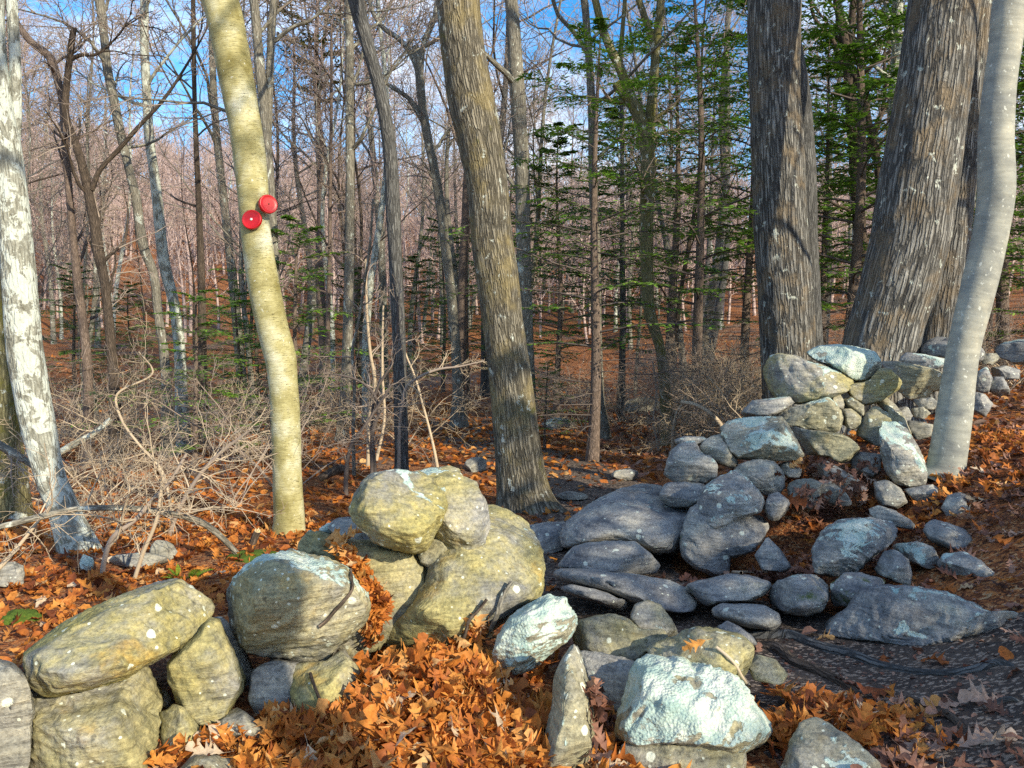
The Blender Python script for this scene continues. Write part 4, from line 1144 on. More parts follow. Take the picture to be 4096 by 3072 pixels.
traced_tree('lit_trunk', 'pale sunlit trunk seen through green hemlock left of the largest oak', [(1944, -50, 16), (1940, 40, 18), (1934, 163, 20), (1926, 293, 20), (1918, 390, 21), (1905, 540, 22), (1895, 800, 28)],
    16.5, 14, LICHEN_BARK, n=160, k=32, flare=.3, lump=.006, seed=23, crown=dict(CR, t0=.4, n1=10))
traced_tree('leaning_snag', 'short dark snag leaning before the sky right of the paired oaks', [(1832, 125, 5), (1845, 160, 10), (1868, 210, 13), (1876, 260, 14), (1890, 320, 15), (1905, 480, 18), (1915, 800, 24)],
    17.5, 0, DARKBARK, n=100, k=24, flare=.2, lump=.006, seed=24, crown=dict(CR, t0=.3, n1=6, len1=.8))
traced_tree('leafless_pole', 'pale blue-grey pole trunk in shade just left of the mossy-footed tree', [(1342, 130, 8), (1344, 340, 9), (1345, 540, 9), (1347, 640, 10), (1346, 760, 11), (1344, 860, 13), (1343, 872, 15)],
    19.0, 0, HICKORY, n=120, k=24, flare=.2, lump=.004, seed=25, crown=dict(CR, t0=.35, n1=9, len1=1.2))
traced_tree('footed_oak', 'shadowed trunk with a lit flaring foot left behind the central oak', [(1012, 360, 18), (1006, 480, 19), (1000, 600, 20), (996, 760, 22), (993, 860, 27), (991, 905, 40), (990, 918, 46)],
    20.0, 14, HEMBARK, n=160, k=36, flare=.35, ridge=.003, lump=.006, freq=6, seed=26, crown=dict(CR, t0=.4, n1=9))
traced_tree('mossy_bole', 'stout mossy yellow bole at the extreme left behind the lichened tree', [(-8, 640, 36), (4, 760, 44), (10, 860, 54), (16, 960, 58), (20, 1010, 66)],
    8.2, 8, MOSSY, n=180, k=60, flare=.4, ridge=.003, lump=.012, freq=8, seed=27, crown=dict(CR, t0=.5))
print('traced', scene.objects.__len__())

# saplings -----------------------------------------------------------------
def sapling(label, ptsD, d, mat, twig=TWIG, cat='sapling', n2=9, len2=.55, name='sapling', t0=.25, top=0, depth=None, rmin=.0035, n3=5, flat=.2):
    rows = ptsD[::-1]
    dd = np.full(len(rows), d) if depth is None else np.array(depth[::-1], float)
    line = np.array([(*place(x * DD, y * DD, q), max(w * DD / FPX * q / 2, .003)) for (x, y, w), q in zip(rows, dd)])
    gz = float(ground_z(line[0, 0], line[0, 1]))
    if line[0, 2] > gz + .03:
        line = np.vstack([[line[0, 0] - (line[1, 0] - line[0, 0]) * .2, line[0, 1], gz - .03, line[0, 3] * 1.1], line])
    if top:
        t = line[-1, :3] - line[-2, :3]
        t = t / np.linalg.norm(t)
        line = np.vstack([line, [*(line[-1, :3] + t * top), .004]])
    base = np.array([line[0, 0], line[0, 1], gz])
    tb, cb = Buf(), Buf()
    P, r = bark_tube(tb, line, 60, 10, 0, 0, .0015, seed=len(ptsD))
    B2, R2 = grow(P[None], r[None], n2, t0, .99, len2, 55, .2, 7, up=.02, ratio=.5, rmin=rmin, flat=flat)
    tubes(cb, B2, R2, 4)
    B3, R3 = grow(B2, R2, n3, .2, .98, len2 * .5, 48, .22, 5, ratio=.6, rmin=rmin * .8, flat=flat)
    tubes(cb, B3, R3, 3)
    B4, R4 = grow(B3, R3, 3, .2, .98, len2 * .22, 48, .2, 3, ratio=.7, rmin=rmin * .7)
    tubes(cb, B4, R4, 3)
    root = link(name, None, loc=tuple(base))
    tag(root, label, cat)
    link('stem', tb.mesh('stem', mat, origin=base, bk=True), root)
    link('crown', cb.mesh('crown', twig, origin=base, bk=True), root)
    return root


sapling('dark sapling crossing in front of the slim dark blue trunk', [(859, 640, 4), (859, 707, 5), (849, 779, 6), (813, 844, 7), (804, 909, 8), (810, 1020, 9)], 9.2, TWIG_DARK, TWIG)
sapling('dark Y-branched sapling left of the slim dark blue trunk', [(846, 830, 5), (817, 877, 6), (800, 903, 7), (755, 974, 8), (748, 1023, 10)], 9.0, TWIG_DARK, TWIG, n2=7)
sapling('tall thin sapling nearest the straight grey-olive trunk', [(806, 430, 5), (800, 519, 5), (787, 616, 6), (774, 698, 6), (761, 763, 7), (765, 811, 7), (763, 942, 8), (765, 1023, 9)], 10.2, MAPLE, TWIG, n2=12)
sapling('pale upright sapling between two dark saplings left of the dark blue trunk', [(790, 560, 5), (794, 698, 6), (800, 763, 7), (810, 828, 8), (797, 909, 8), (795, 997, 9)], 11.0, TWIG_PALE, TWIG, n2=10)
sapling('cream-coloured bent sapling right of the slim dark blue trunk', [(860, 710, 3), (878, 769, 4), (895, 811, 5), (914, 877, 5), (931, 942, 6), (945, 1013, 8)], 10.0, TWIG_PALE, TWIG_PALE, n2=4)
sapling('light sapling touching the left edge of the slim dark blue trunk', [(828, 660, 4), (826, 746, 5), (826, 811, 6), (830, 909, 6), (813, 994, 8)], 11.4, TWIG_PALE, TWIG, n2=8)
sapling('twiggy shoot with a pale flat spray reaching toward the central oak', [(1045, 780, 3), (990, 792, 4), (946, 798, 5), (905, 815, 6), (880, 834, 7), (868, 880, 7), (862, 1010, 8)], 9.4, TWIG, TWIG_PALE, n2=14, len2=.3, t0=.45, flat=.6)
sapling('dead twig cluster forking left of the dark saplings', [(711, 808, 3), (742, 812, 4), (778, 824, 5), (808, 852, 6), (818, 890, 6), (806, 930, 7), (803, 1015, 8)], 9.1, TWIG_DARK, TWIG, n2=8, len2=.3)
sapling('crooked sapling bowed over beside the lichened leaning trunk', [(403, 980, 6), (362, 1047, 8), (335, 1074, 9), (295, 1120, 10), (241, 1165, 11), (225, 1213, 11), (220, 1298, 12)], 5.3, TWIG, TWIG_PALE, n2=9, len2=.7)
sapling('straight slanting shoot behind the flat-topped boulder', [(352, 1030, 6), (346, 1074, 7), (338, 1122, 8), (309, 1195, 9), (282, 1278, 9)], 5.2, TWIG_PALE, TWIG_PALE, n2=5, len2=.5)
sapling('forked grey shoot leaning right toward the birch', [(540, 930, 4), (483, 972, 7), (443, 1012, 8), (408, 1061, 9), (387, 1101, 9), (360, 1173, 10)], 6.6, TWIG, TWIG_PALE, n2=12, len2=.7)
sapling('long pale branch sprawling up left from below the birch', [(300, 760, 3), (330, 800, 4), (250, 860, 5), (262, 905, 6), (300, 960, 6), (345, 1010, 7), (370, 1100, 7)], 7.6, TWIG_PALE, TWIG_PALE, n2=12, len2=.6)
sapling('pale twiggy bush spray arching low right of the mossy-footed tree', [(1600, 905, 3), (1545, 890, 4), (1490, 868, 5), (1468, 880, 5), (1455, 920, 6), (1452, 975, 7)], 12.6, TWIG_PALE, TWIG_PALE, n2=16, len2=.8, t0=.2, flat=.7)
sapling('bent pale stick arching down beside the right wall heap', [(1470, 868, 8), (1500, 874, 9), (1530, 890, 9), (1558, 920, 10)], 11.0, TWIG_PALE, TWIG_PALE, n2=3, len2=.2, cat='branch', name='arched_branch')
sapling('thin dark sapling beneath the mossy-footed tree', [(1410, 780, 4), (1418, 860, 5), (1412, 900, 5), (1424, 975, 7)], 13.2, TWIG, TWIG, n2=6)
for k, (x, y, d) in enumerate([(1600, 905, 12.2), (1632, 900, 11.6), (1575, 880, 14)]):
    pass

# long arching fallen branch at the lower left
def bent_branch(name, label, ptsD, depth, mat, cat='branch', twig=None, n2=8, len2=.5, k=12):
    line = np.array([(*place(x * DD, y * DD, q), w * DD / FPX * q / 2) for (x, y, w), q in zip(ptsD, depth)])
    base = line[-1, :3].copy()
    tb, cb = Buf(), Buf()
    P, r = bark_tube(tb, line, 90, k, 0, .0012, .004, seed=4)
    o = link(name, tb.mesh(name, mat, origin=base, bk=True), loc=tuple(base))
    tag(o, label, cat)
    if twig:
        B2, R2 = grow(P[None], r[None], n2, .05, .8, len2, 50, .2, 7, ratio=.35, rmin=.003)
        tubes(cb, B2, R2, 4)
        B3, R3 = grow(B2, R2, 5, .2, .98, len2 * .5, 48, .2, 5, ratio=.6, rmin=.0025)
        tubes(cb, B3, R3, 3)
        link('crown', cb.mesh('crown', twig, origin=base, bk=True), o)
    return o


bent_branch('fallen_branch', 'long arching pale fallen branch spanning the lower left', [(-60, 1152, 12), (0, 1138, 12), (80, 1118, 13), (161, 1101, 13), (268, 1098, 13), (349, 1106, 13), (443, 1133, 14), (490, 1172, 13), (526, 1214, 12)], [4.9, 5.0, 5.1, 5.2, 5.35, 5.5, 5.7, 5.8, 5.9], MAPLE, twig=TWIG_PALE, n2=10)
bent_branch('fallen_branch', 'weathered broken branch lying across behind the lichened leaning trunk', [(-40, 935, 15), (5, 965, 17), (40, 985, 15), (85, 1018, 9)], [6.9, 6.8, 6.7, 6.5], MAPLE, twig=TWIG, n2=5)
bent_branch('fallen_branch', 'pale peeled log end resting in twigs left of the bowed sapling', [(240, 905, 10), (205, 935, 13), (150, 965, 14), (95, 1000, 12)], [8.6, 8.5, 8.4, 8.3], LICHEN_BARK, twig=TWIG_PALE, n2=5)
bent_branch('fallen_branch', 'slim branch slanting down at the lower left corner of the leaf slope', [(110, 1090, 5), (60, 1155, 6), (0, 1225, 8), (-40, 1262, 8)], [5.4, 5.2, 5.0, 4.9], TWIG_PALE, twig=TWIG_PALE, n2=6)
lg = bent_branch('fallen_log', 'rotten dark log lying in leaves behind the birch', [(690, 1035, 14), (712, 1022, 18), (740, 1012, 20)], [9.3, 9.35, 9.5], DARKBARK, cat='log')
lg = bent_branch('fallen_log', 'thin grey log lying level in the leaves right of the oak foot', [(1225, 1015, 7), (1290, 1008, 8), (1360, 1008, 8), (1430, 1012, 7)], [11.2, 11.3, 11.3, 11.2], DARKBARK, cat='log')

# broken stub by the birch
pts = [(556, 1148, 14), (549, 1165, 15), (541, 1188, 16), (536, 1222, 18)]
line = trunk_line(pts, 6.2, 0)
tb = Buf()
bark_tube(tb, line, 40, 16, .2, .002, .004, seed=9)
base = line[0, :3]
o = link('stump', tb.mesh('stump', DARKBARK, origin=base, bk=True), loc=tuple(base))
tag(o, 'snapped-off stub with a pale splintered top beside the birch foot', 'stump')
sb = Buf()
tp, tr_ = line[-1, :3], line[-1, 3]
for q in range(9):
    a = q / 9 * 2 * math.pi
    c_ = tp + np.array([math.cos(a) * tr_ * .7, math.sin(a) * tr_ * .7, -.005])
    hgt = .015 + .03 * random.random()
    tubes(sb, np.array([[c_, c_ + [0, 0, hgt * .6], c_ + [.004, .002, hgt]]]), np.array([[.009, .006, .001]]), 5)
link('broken_top', sb.mesh('broken_top', WOOD, origin=base), o)

# ------------------------------------------------------------------ two red trail discs on the birch
bv = np.concatenate(birch_buf.v)
bq = np.concatenate(birch_buf.q)
birch_bvh = BVHTree.FromPolygons([tuple(v) for v in bv[:420 * 96]], [tuple(int(i) for i in q) for q in bq[bq.max(1) < 420 * 96]])


def lathe(buf, prof, k, M):
    prof = np.array(prof)
    a = np.arange(k) * 2 * np.pi / k
    V = np.stack([prof[:, 0:1] * np.cos(a), prof[:, 0:1] * np.sin(a), np.broadcast_to(prof[:, 1:2], (len(prof), k))], -1).reshape(-1, 3)
    V = V @ np.array(M.to_3x3()).T
    n = len(prof)
    i = np.arange(n - 1)[:, None] * k
    j = np.arange(k)[None, :]
    j2 = (j + 1) % k
    buf.add(V, quads=np.stack([i + j, i + j2, i + k + j2, i + k + j], -1))


for sx, sy, rad, face, lab, nail_c in ((1013, 883, .082, (-.05, -1.0, .16), 'red plastic trail disc with a bright nail, lower of the two on the birch', NAIL),
                               (1069, 819, .079, (.62, -.72, .12), 'red plastic trail disc with a dull nail, upper right on the birch edge', RED)):
    r_ = unit(rays(sx if sx < 1050 else 1045, sy))
    hit = birch_bvh.ray_cast(Vector(CAM), Vector(r_))
    nrm = Vector(face).normalized()
    if sx < 1050:
        pos = Vector(hit[0]) + nrm * .012
    else:
        pos = Vector(place(sx, sy, hit[0].y - .02))
    M = nrm.to_track_quat('Z', 'Y').to_matrix().to_4x4()
    b = Buf()
    lathe(b, [(0.0005, .030), (rad * .12, .030), (rad * .60, .0295), (rad * .80, .0305), (rad * .86, .033), (rad * .93, .0335), (rad * .985, .0305), (rad, .026), (rad, .004), (rad * .985, .0), (rad * .93, .0), (rad * .93, .022), (0.0005, .023)], 72, M)
    o = link('trail_marker', b.mesh('trail_marker', RED), loc=tuple(pos))
    tag(o, lab, 'trail marker', 'red trail discs on the birch')
    b2 = Buf()
    nr = .011 if nail_c is NAIL else .007
    lathe(b2, [(.0004, .0362), (nr * .6, .0360), (nr, .0345), (nr, .0300), (nr * .4, .0300), (nr * .3, -.03)], 20, M)
    link('nail', b2.mesh('nail', nail_c if nail_c is NAIL else make_plain('rusty_nail', (.16, .03, .02), .6)), o)
# ------------------------------------------------------------------ hemlocks and a pine
def quads_sprays(buf, pos, along, normal, length, width, tone):
    """flat tapering needle sprays: one bent pair of quads each"""
    side = unit(np.cross(along, normal))
    C = len(pos)
    ln = length[:, None]
    w = width[:, None]
    a = pos
    m1 = pos + along * ln * .45
    tip = pos + along * ln - normal * ln * .10
    V = np.stack([a - side * w * .25, a + side * w * .25, m1 + side * w * .5, m1 - side * w * .5, tip + side * w * .08, tip - side * w * .08], 1)
    b = np.arange(C)[:, None] * 6
    q = np.concatenate([b + np.array([0, 1, 2, 3]), b + np.array([3, 2, 4, 5])], 0)
    buf.add(V, quads=q, tone=np.repeat(tone, 6))


def conifer(name, H, r0, crown0, blen, nb, needle, bark, droop=-.035, dens=1.0, spray=(.075, .030), shape='cone', twigmat=None, dead=8):
    tb, lb, nb_ = Buf(), Buf(), Buf()
    n = 40
    z = np.linspace(-.15, H, n)
    line = np.stack([.05 * np.sin(z * .9 + H), .05 * np.sin(z * .7 + 2), z], -1)
    r = r0 * (1 - np.clip(z / H, 0, 1)) ** .8 + .006
    r = r * (1 + .35 * np.exp(-np.clip(z, 0, None) / .25))
    bark_tube(tb, np.concatenate([line, r[:, None]], 1), 90, 18, 0, .002, .003, seed=H)
    # boughs
    t = crown0 + (1 - crown0) * ((np.arange(nb) + rng.random(nb)) / nb) ** .9
    u = (t - crown0) / (1 - crown0)
    if shape == 'cone':
        L = blen * 1.12 * (1 - u) ** .5 * (.35 + .9 * rng.random(nb)) + .15
        L *= np.clip(.45 + u * 4, 0, 1)
    else:
        L = blen * np.sin(np.pi * np.clip(u * .9 + .08, 0, 1)) ** .6 * (.6 + .7 * rng.random(nb))
    az = np.arange(nb) * 2.4 + rng.random(nb) * .8
    el = .28 - .10 * rng.random(nb) + .25 * u
    N = 12
    P = np.zeros((nb, N, 3))
    zz = t * H
    P[:, 0] = np.stack([np.interp(zz, z, line[:, 0]), np.interp(zz, z, line[:, 1]), zz], -1)
    d = np.stack([np.cos(az) * np.cos(el), np.sin(az) * np.cos(el), np.sin(el)], -1)
    for k in range(1, N):
        P[:, k] = P[:, k - 1] + d * (L / (N - 1))[:, None]
        d = unit(d + rng.normal(size=(nb, 3)) * .05 + np.array([0, 0, droop]))
    rad = np.interp(zz, z, r)
    Rr = np.maximum(rad * .32, .006)[:, None] * (1 - np.linspace(0, 1, N) * .8)[None]
    tubes(lb, P, Rr, 4)
    # side shoots lie in the plane of the bough
    per = 15
    idx = np.repeat(np.arange(nb), per)
    tt = np.tile((np.arange(per) + .5) / per, nb) * .86 + .12
    x = tt * (N - 1)
    i = np.clip(x.astype(int), 0, N - 2)
    f = (x - i)[:, None]
    pos = P[idx, i] * (1 - f) + P[idx, i + 1] * f
    T = unit(P[idx, i + 1] - P[idx, i])
    upv = np.array([0, 0, 1.0])
    lat = unit(np.cross(T, upv))
    sgn = np.where(np.arange(len(idx)) % 2 == 0, 1, -1)[:, None]
    C = len(idx)
    d2 = unit(T * .62 + lat * sgn * .78 + rng.normal(size=(C, 3)) * .10)
    l2 = L[idx] * .42 * (1 - .72 * tt) * (.6 + .8 * rng.random(C))
    M = 7
    S = np.zeros((C, M, 3))
    S[:, 0] = pos
    dd = d2.copy()
    for k in range(1, M):
        S[:, k] = S[:, k - 1] + dd * (l2 / (M - 1))[:, None]
        dd = unit(dd + rng.normal(size=(C, 3)) * .06 + np.array([0, 0, -.03]))
    tubes(lb, S, np.full((C, M), .0035) * np.linspace(1.1, .5, M)[None], 3)
    # sprays along the shoots and bough ends
    for (Q, QL, per2, skip) in ((S, l2, int(9 * dens), .0), (P, L, int(14 * dens), .35)):
        B = len(Q)
        NQ = Q.shape[1]
        keep = rng.random(B) < .95
        Q, QL = Q[keep], QL[keep]
        B = len(Q)
        id2 = np.repeat(np.arange(B), per2)
        t2 = np.tile((np.arange(per2) + .5) / per2, B) * (1 - skip) + skip
        x = t2 * (NQ - 1)
        i = np.clip(x.astype(int), 0, NQ - 2)
        f = (x - i)[:, None]
        pos = Q[id2, i] * (1 - f) + Q[id2, i + 1] * f
        T = unit(Q[id2, i + 1] - Q[id2, i])
        lat = unit(np.cross(T, upv))
        sgn = np.where(np.arange(len(id2)) % 2 == 0, 1, -1)[:, None]
        al = unit(T * .7 + lat * sgn * .7 + rng.normal(size=(len(id2), 3)) * .16)
        nr = unit(upv + rng.normal(size=(len(id2), 3)) * .3)
        nr = unit(nr - al * (nr * al).sum(1, keepdims=True))
        ln = spray[0] * (.6 + .8 * rng.random(len(id2)))
        wd = spray[1] * (.7 + .6 * rng.random(len(id2)))
        tone = np.clip(rng.normal(.42, .2, len(id2)) + .25 * (t2 - .5), 0, 1)
        quads_sprays(nb_, pos, al, nr, ln, wd, tone)
    # dead lower branches
    if dead:
        td = np.linspace(.06, max(crown0, .2), dead)
        B1 = np.zeros((dead, 8, 3))
        az = rng.random(dead) * 6.28
        B1[:, 0] = np.stack([0 * td, 0 * td, td * H], -1)
        d = np.stack([np.cos(az), np.sin(az), 0 * az + .05], -1)
        ld = blen * (.35 + .6 * rng.random(dead))
        for k in range(1, 8):
            B1[:, k] = B1[:, k - 1] + d * (ld / 7)[:, None]
            d = unit(d + rng.normal(size=(dead, 3)) * .12 + np.array([0, 0, -.03]))
        R1 = np.full((dead, 8), 1.0) * np.linspace(.011, .003, 8)[None]
        tubes(lb, B1, R1, 4)
        B2, R2 = grow(B1, R1, 7, .2, .98, blen * .35, 50, .2, 5, ratio=.5, rmin=.003, flat=.6)
        tubes(lb, B2, R2, 3)
        B3, R3 = grow(B2, R2, 4, .2, .98, blen * .13, 50, .2, 3, ratio=.6, rmin=.0025, flat=.6)
        tubes(lb, B3, R3, 3)
    root = link(name, None)
    link('trunk', tb.mesh('trunk', bark, bk=True), root)
    c = link('crown', nb_.mesh('crown', needle, smooth=False, tone=True), root)
    link('boughs', lb.mesh('boughs', twigmat or TWIG_DARK, bk=True), c)
    return root


hem_proto = [conifer('hemlock_tree', 7.0, .075, .24, 2.1, 42, NEEDLE, HEMBARK),
             conifer('hemlock_tree', 10.5, .11, .12, 3.2, 66, NEEDLE, HEMBARK, dens=1.4, spray=(.125, .054)),
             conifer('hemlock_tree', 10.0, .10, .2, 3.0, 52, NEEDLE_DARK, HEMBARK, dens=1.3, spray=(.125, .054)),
             conifer('hemlock_tree', 3.4, .035, .10, 1.15, 34, NEEDLE, HEMBARK, dens=.9, spray=(.06, .026), dead=3)]
used = [False] * 4


def put_hemlock(k, xD, yD, d, H, label, rot, lean=(0, 0), wide=1.0):
    g = place(xD * DD, yD * DD, d)
    z = float(ground_z(g[0], g[1]))
    base_h = (7.0, 10.5, 10.0, 3.4)[k]
    s = H / base_h
    o = hem_proto[k]
    if used[k]:
        o = dup(o, (0, 0, 0))
    used[k] = True
    o.location = (g[0], g[1], z)
    o.rotation_euler = (lean[0], lean[1], rot)
    o.scale = (s * wide, s * wide, s)
    tag(o, label, 'hemlock')
    return o


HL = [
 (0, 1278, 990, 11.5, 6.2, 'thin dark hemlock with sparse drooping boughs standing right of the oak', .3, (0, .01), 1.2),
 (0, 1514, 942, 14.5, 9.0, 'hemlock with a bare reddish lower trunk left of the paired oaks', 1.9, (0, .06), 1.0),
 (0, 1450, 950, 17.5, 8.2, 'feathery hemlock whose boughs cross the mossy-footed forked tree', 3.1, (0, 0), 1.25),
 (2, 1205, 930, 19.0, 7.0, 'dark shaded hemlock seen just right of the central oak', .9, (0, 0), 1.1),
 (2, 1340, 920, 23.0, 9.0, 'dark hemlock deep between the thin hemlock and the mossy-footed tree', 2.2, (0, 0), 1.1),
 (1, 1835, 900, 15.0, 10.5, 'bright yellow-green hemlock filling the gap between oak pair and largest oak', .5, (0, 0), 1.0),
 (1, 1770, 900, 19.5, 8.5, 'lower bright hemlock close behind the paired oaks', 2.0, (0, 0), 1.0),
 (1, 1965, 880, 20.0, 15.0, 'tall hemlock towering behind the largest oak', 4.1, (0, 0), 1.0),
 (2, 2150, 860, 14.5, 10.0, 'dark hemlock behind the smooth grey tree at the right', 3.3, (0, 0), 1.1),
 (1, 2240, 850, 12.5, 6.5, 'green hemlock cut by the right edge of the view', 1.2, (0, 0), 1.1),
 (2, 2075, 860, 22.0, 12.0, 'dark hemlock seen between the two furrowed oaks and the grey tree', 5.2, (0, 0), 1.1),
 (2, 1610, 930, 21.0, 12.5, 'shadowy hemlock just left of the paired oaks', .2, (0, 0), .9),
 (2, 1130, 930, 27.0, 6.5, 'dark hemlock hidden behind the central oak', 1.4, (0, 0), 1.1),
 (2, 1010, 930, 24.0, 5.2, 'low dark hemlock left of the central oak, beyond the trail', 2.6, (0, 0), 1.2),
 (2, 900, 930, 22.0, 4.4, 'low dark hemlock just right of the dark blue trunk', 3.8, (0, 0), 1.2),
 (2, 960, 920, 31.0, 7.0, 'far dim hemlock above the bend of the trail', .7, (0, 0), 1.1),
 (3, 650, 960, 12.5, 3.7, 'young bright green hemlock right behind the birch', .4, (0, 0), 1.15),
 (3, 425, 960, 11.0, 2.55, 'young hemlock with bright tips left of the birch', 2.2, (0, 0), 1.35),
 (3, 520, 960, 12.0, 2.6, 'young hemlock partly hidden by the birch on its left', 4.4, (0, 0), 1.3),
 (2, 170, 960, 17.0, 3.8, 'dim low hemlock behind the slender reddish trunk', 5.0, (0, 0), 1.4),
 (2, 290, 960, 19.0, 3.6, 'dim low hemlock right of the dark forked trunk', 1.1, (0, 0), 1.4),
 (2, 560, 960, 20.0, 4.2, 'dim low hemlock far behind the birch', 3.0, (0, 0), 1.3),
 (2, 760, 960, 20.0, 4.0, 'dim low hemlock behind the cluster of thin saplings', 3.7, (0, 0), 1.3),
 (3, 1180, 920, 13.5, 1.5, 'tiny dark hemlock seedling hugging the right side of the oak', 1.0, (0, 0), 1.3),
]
for a in HL:
    put_hemlock(*a)
# pine with a high crown, far behind
pine = conifer('pine_tree', 19.0, .20, .58, 2.6, 44, PINE_NEEDLE, HEMBARK, droop=.01, dens=1.2, spray=(.16, .07), shape='round', dead=6)
g = place(700 * DD, 900 * DD, 30.0)
pine.location = (g[0], g[1], float(ground_z(g[0], g[1])))
tag(pine, 'tall pine with a yellowish high crown right of the birch', 'pine')

# ------------------------------------------------------------------ bare woodland behind: prototypes and copies
def bare_tree(H, r0, low, seed, bark, twig, rmin=.009, n1=14, l1=.25, spread=46):
    tb, cb = Buf(), Buf()
    n = 26
    z = np.linspace(-.2, H, n)
    g_ = np.random.default_rng(seed)
    ph = g_.random(4) * 6
    line = np.stack([.012 * H * np.sin(z / H * 5 + ph[0]) + .01 * H * np.sin(z / H * 11 + ph[1]), .012 * H * np.sin(z / H * 4 + ph[2]), z], -1)
    line[:, :2] -= line[0, :2]
    r = r0 * (1 - .92 * np.clip(z / H, 0, 1)) * (1 + .4 * np.exp(-np.clip(z, 0, None) / .3))
    P, rr = bark_tube(tb, np.concatenate([line, r[:, None]], 1), 60, 14, 0, .0025, .006, seed=seed)
    B1, R1 = grow(P[None], rr[None], n1, low, .985, H * l1, spread, .13, 9, up=.06, ratio=.5, rmin=rmin * 1.6, shrink=.45)
    tubes(tb, B1, R1, 5)
    B2, R2 = grow(B1, R1, 7, .18, .98, H * l1 * .42, 48, .17, 6, up=.04, ratio=.55, rmin=rmin * 1.15)
    tubes(cb, B2, R2, 4)
    B3, R3 = grow(B2, R2, 5, .15, .98, H * l1 * .20, 46, .2, 4, up=.03, ratio=.6, rmin=rmin * .85)
    tubes(cb, B3, R3, 3)
    B4, R4 = grow(B3, R3, 2, .2, .98, H * l1 * .11, 44, .2, 3, ratio=.7, rmin=rmin * .65)
    tubes(cb, B4, R4, 3)
    root = link('bare_tree', None)
    tag(root, 'bare', 'tree')
    link('trunk', tb.mesh('trunk', bark, bk=True), root)
    link('crown', cb.mesh('crown', twig, bk=True), root)
    return root


bp = [bare_tree(17, .13, .35, 1, MAPLE, TWIG), bare_tree(20, .17, .42, 2, MAPLE, TWIG_PINK), bare_tree(15, .10, .25, 3, DARKBARK, TWIG),
      bare_tree(18, .12, .45, 4, LICHEN_BARK, TWIG_PINK), bare_tree(13, .07, .18, 5, MAPLE, TWIG), bare_tree(21, .19, .38, 6, HICKORY, TWIG_PINK),
      bare_tree(9, .045, .12, 7, MAPLE, TWIG, rmin=.007, l1=.22), bare_tree(11, .06, .2, 8, DARKBARK, TWIG_PINK, rmin=.007, l1=.24)]
bused = [False] * len(bp)
GR = [('bare trees on the left slope', 'slim bare woodland tree well back among many others on the left slope'),
      ('bare trees beyond the trail', 'slim bare woodland tree far back among many others beyond the trail'),
      ('bare trees behind the hemlocks', 'bare woodland tree glimpsed among many others behind the hemlocks at right')]


def put_bare(k, x, y, s, rot, zone, label=None, group=None, lean=(0, 0)):
    o = bp[k]
    if bused[k]:
        o = dup(o, (0, 0, 0))
    bused[k] = True
    o.location = (x, y, float(ground_z(x, y)))
    o.rotation_euler = (lean[0], lean[1], rot)
    o.scale = (s, s, s)
    gr, lb = GR[zone] if zone is not None else (group, label)
    o['label'] = label or lb
    if gr:
        o['group'] = gr
    return o


placed = []
g_ = np.random.default_rng(77)
cnt = 0
tries = 0
while cnt < 145 and tries < 9000:
    tries += 1
    y = 15.5 + 62 * g_.random() ** .95
    az = g_.uniform(-.74, .74)
    x = az * y
    if y < 24 and .0 < az < .12:
        continue
    if y < 19 and -.13 < az:
        continue
    if abs(x - np.interp(y, PATH_PTS[:, 1], PATH_PTS[:, 0])) < .9 and y < 21:
        continue
    md = .8 + .016 * y
    if any((x - a) ** 2 + (y - b) ** 2 < md * md for a, b in placed):
        continue
    placed.append((x, y))
    zone = 0 if az < -.22 else (1 if az < .18 else 2)
    if y < 26:
        k = int(g_.choice([2, 4, 6, 7, 0, 3], p=[.16, .22, .26, .18, .09, .09]))
    else:
        k = int(g_.choice(8, p=[.16, .15, .12, .15, .13, .11, .10, .08]))
    put_bare(k, x, y, g_.uniform(.8, 1.2), g_.uniform(0, 6.28), zone, lean=(g_.normal() * .04, g_.normal() * .05))
    cnt += 1

# unseen bare trees beside and behind the camera, evergreens added to shade the trail
UAX = np.array([.743, .669])
WAX = np.array([-.669, .743])


def sunpos(u, w):
    p = UAX * u + WAX * w
    return float(p[0]), float(p[1])


SH = [('trunk', .30, -5.0, 5, 'tall bare tree added out of view, standing in for the shadow of the photographer'), ('trunk', 1.40, -3.6, 0, 'slender bare tree just behind the photographer')]  # first trunk is added, its shadow stands in for the photographer's own
for nm, u, w, k, lab in SH:
    x, y = sunpos(u, w)
    put_bare(k, x, y, 1.0, u * 3, None, lab)
for k, (u, w, H, wd, lab) in enumerate([(4.1, -5.6, 6.4, .9, 'dense unseen hemlock added behind the photographer to shade the trail'), (5.2, -4.6, 6.0, .8, 'dense unseen hemlock added on the bank behind the photographer for shade'),
                                   (4.8, -8.5, 7.8, .8, 'taller unseen hemlock added farther behind the photographer for shade'), (3.4, -10.5, 7.4, .8, 'narrow unseen hemlock added farthest behind the photographer for shade')]):
    x, y = sunpos(u, w)
    o = dup(hem_proto[1], (x, y, float(ground_z(x, y))), (0, 0, k * 1.7), label=lab)
    s = H / 10.5
    o.scale = (s * wd, s * wd, s)
    o['category'] = 'hemlock'
g_ = np.random.default_rng(5)
rows = 0
for q in range(400):
    if rows >= 9:
        break
    u = g_.uniform(7.5, 30)
    w = g_.uniform(-22, 9)
    x, y = sunpos(u, w)
    if y > 1 and abs(x) < .78 * y + 1.5:
        continue
    if any((x - a) ** 2 + (y - b) ** 2 < 4 for a, b in placed):
        continue
    placed.append((x, y))
    put_bare(int(g_.choice([0, 1, 2, 3, 5])), x, y, g_.uniform(.85, 1.15), g_.uniform(0, 6), None, 'bare woodland tree outside the view on the sunny right side', 'bare trees outside the view')
    rows += 1

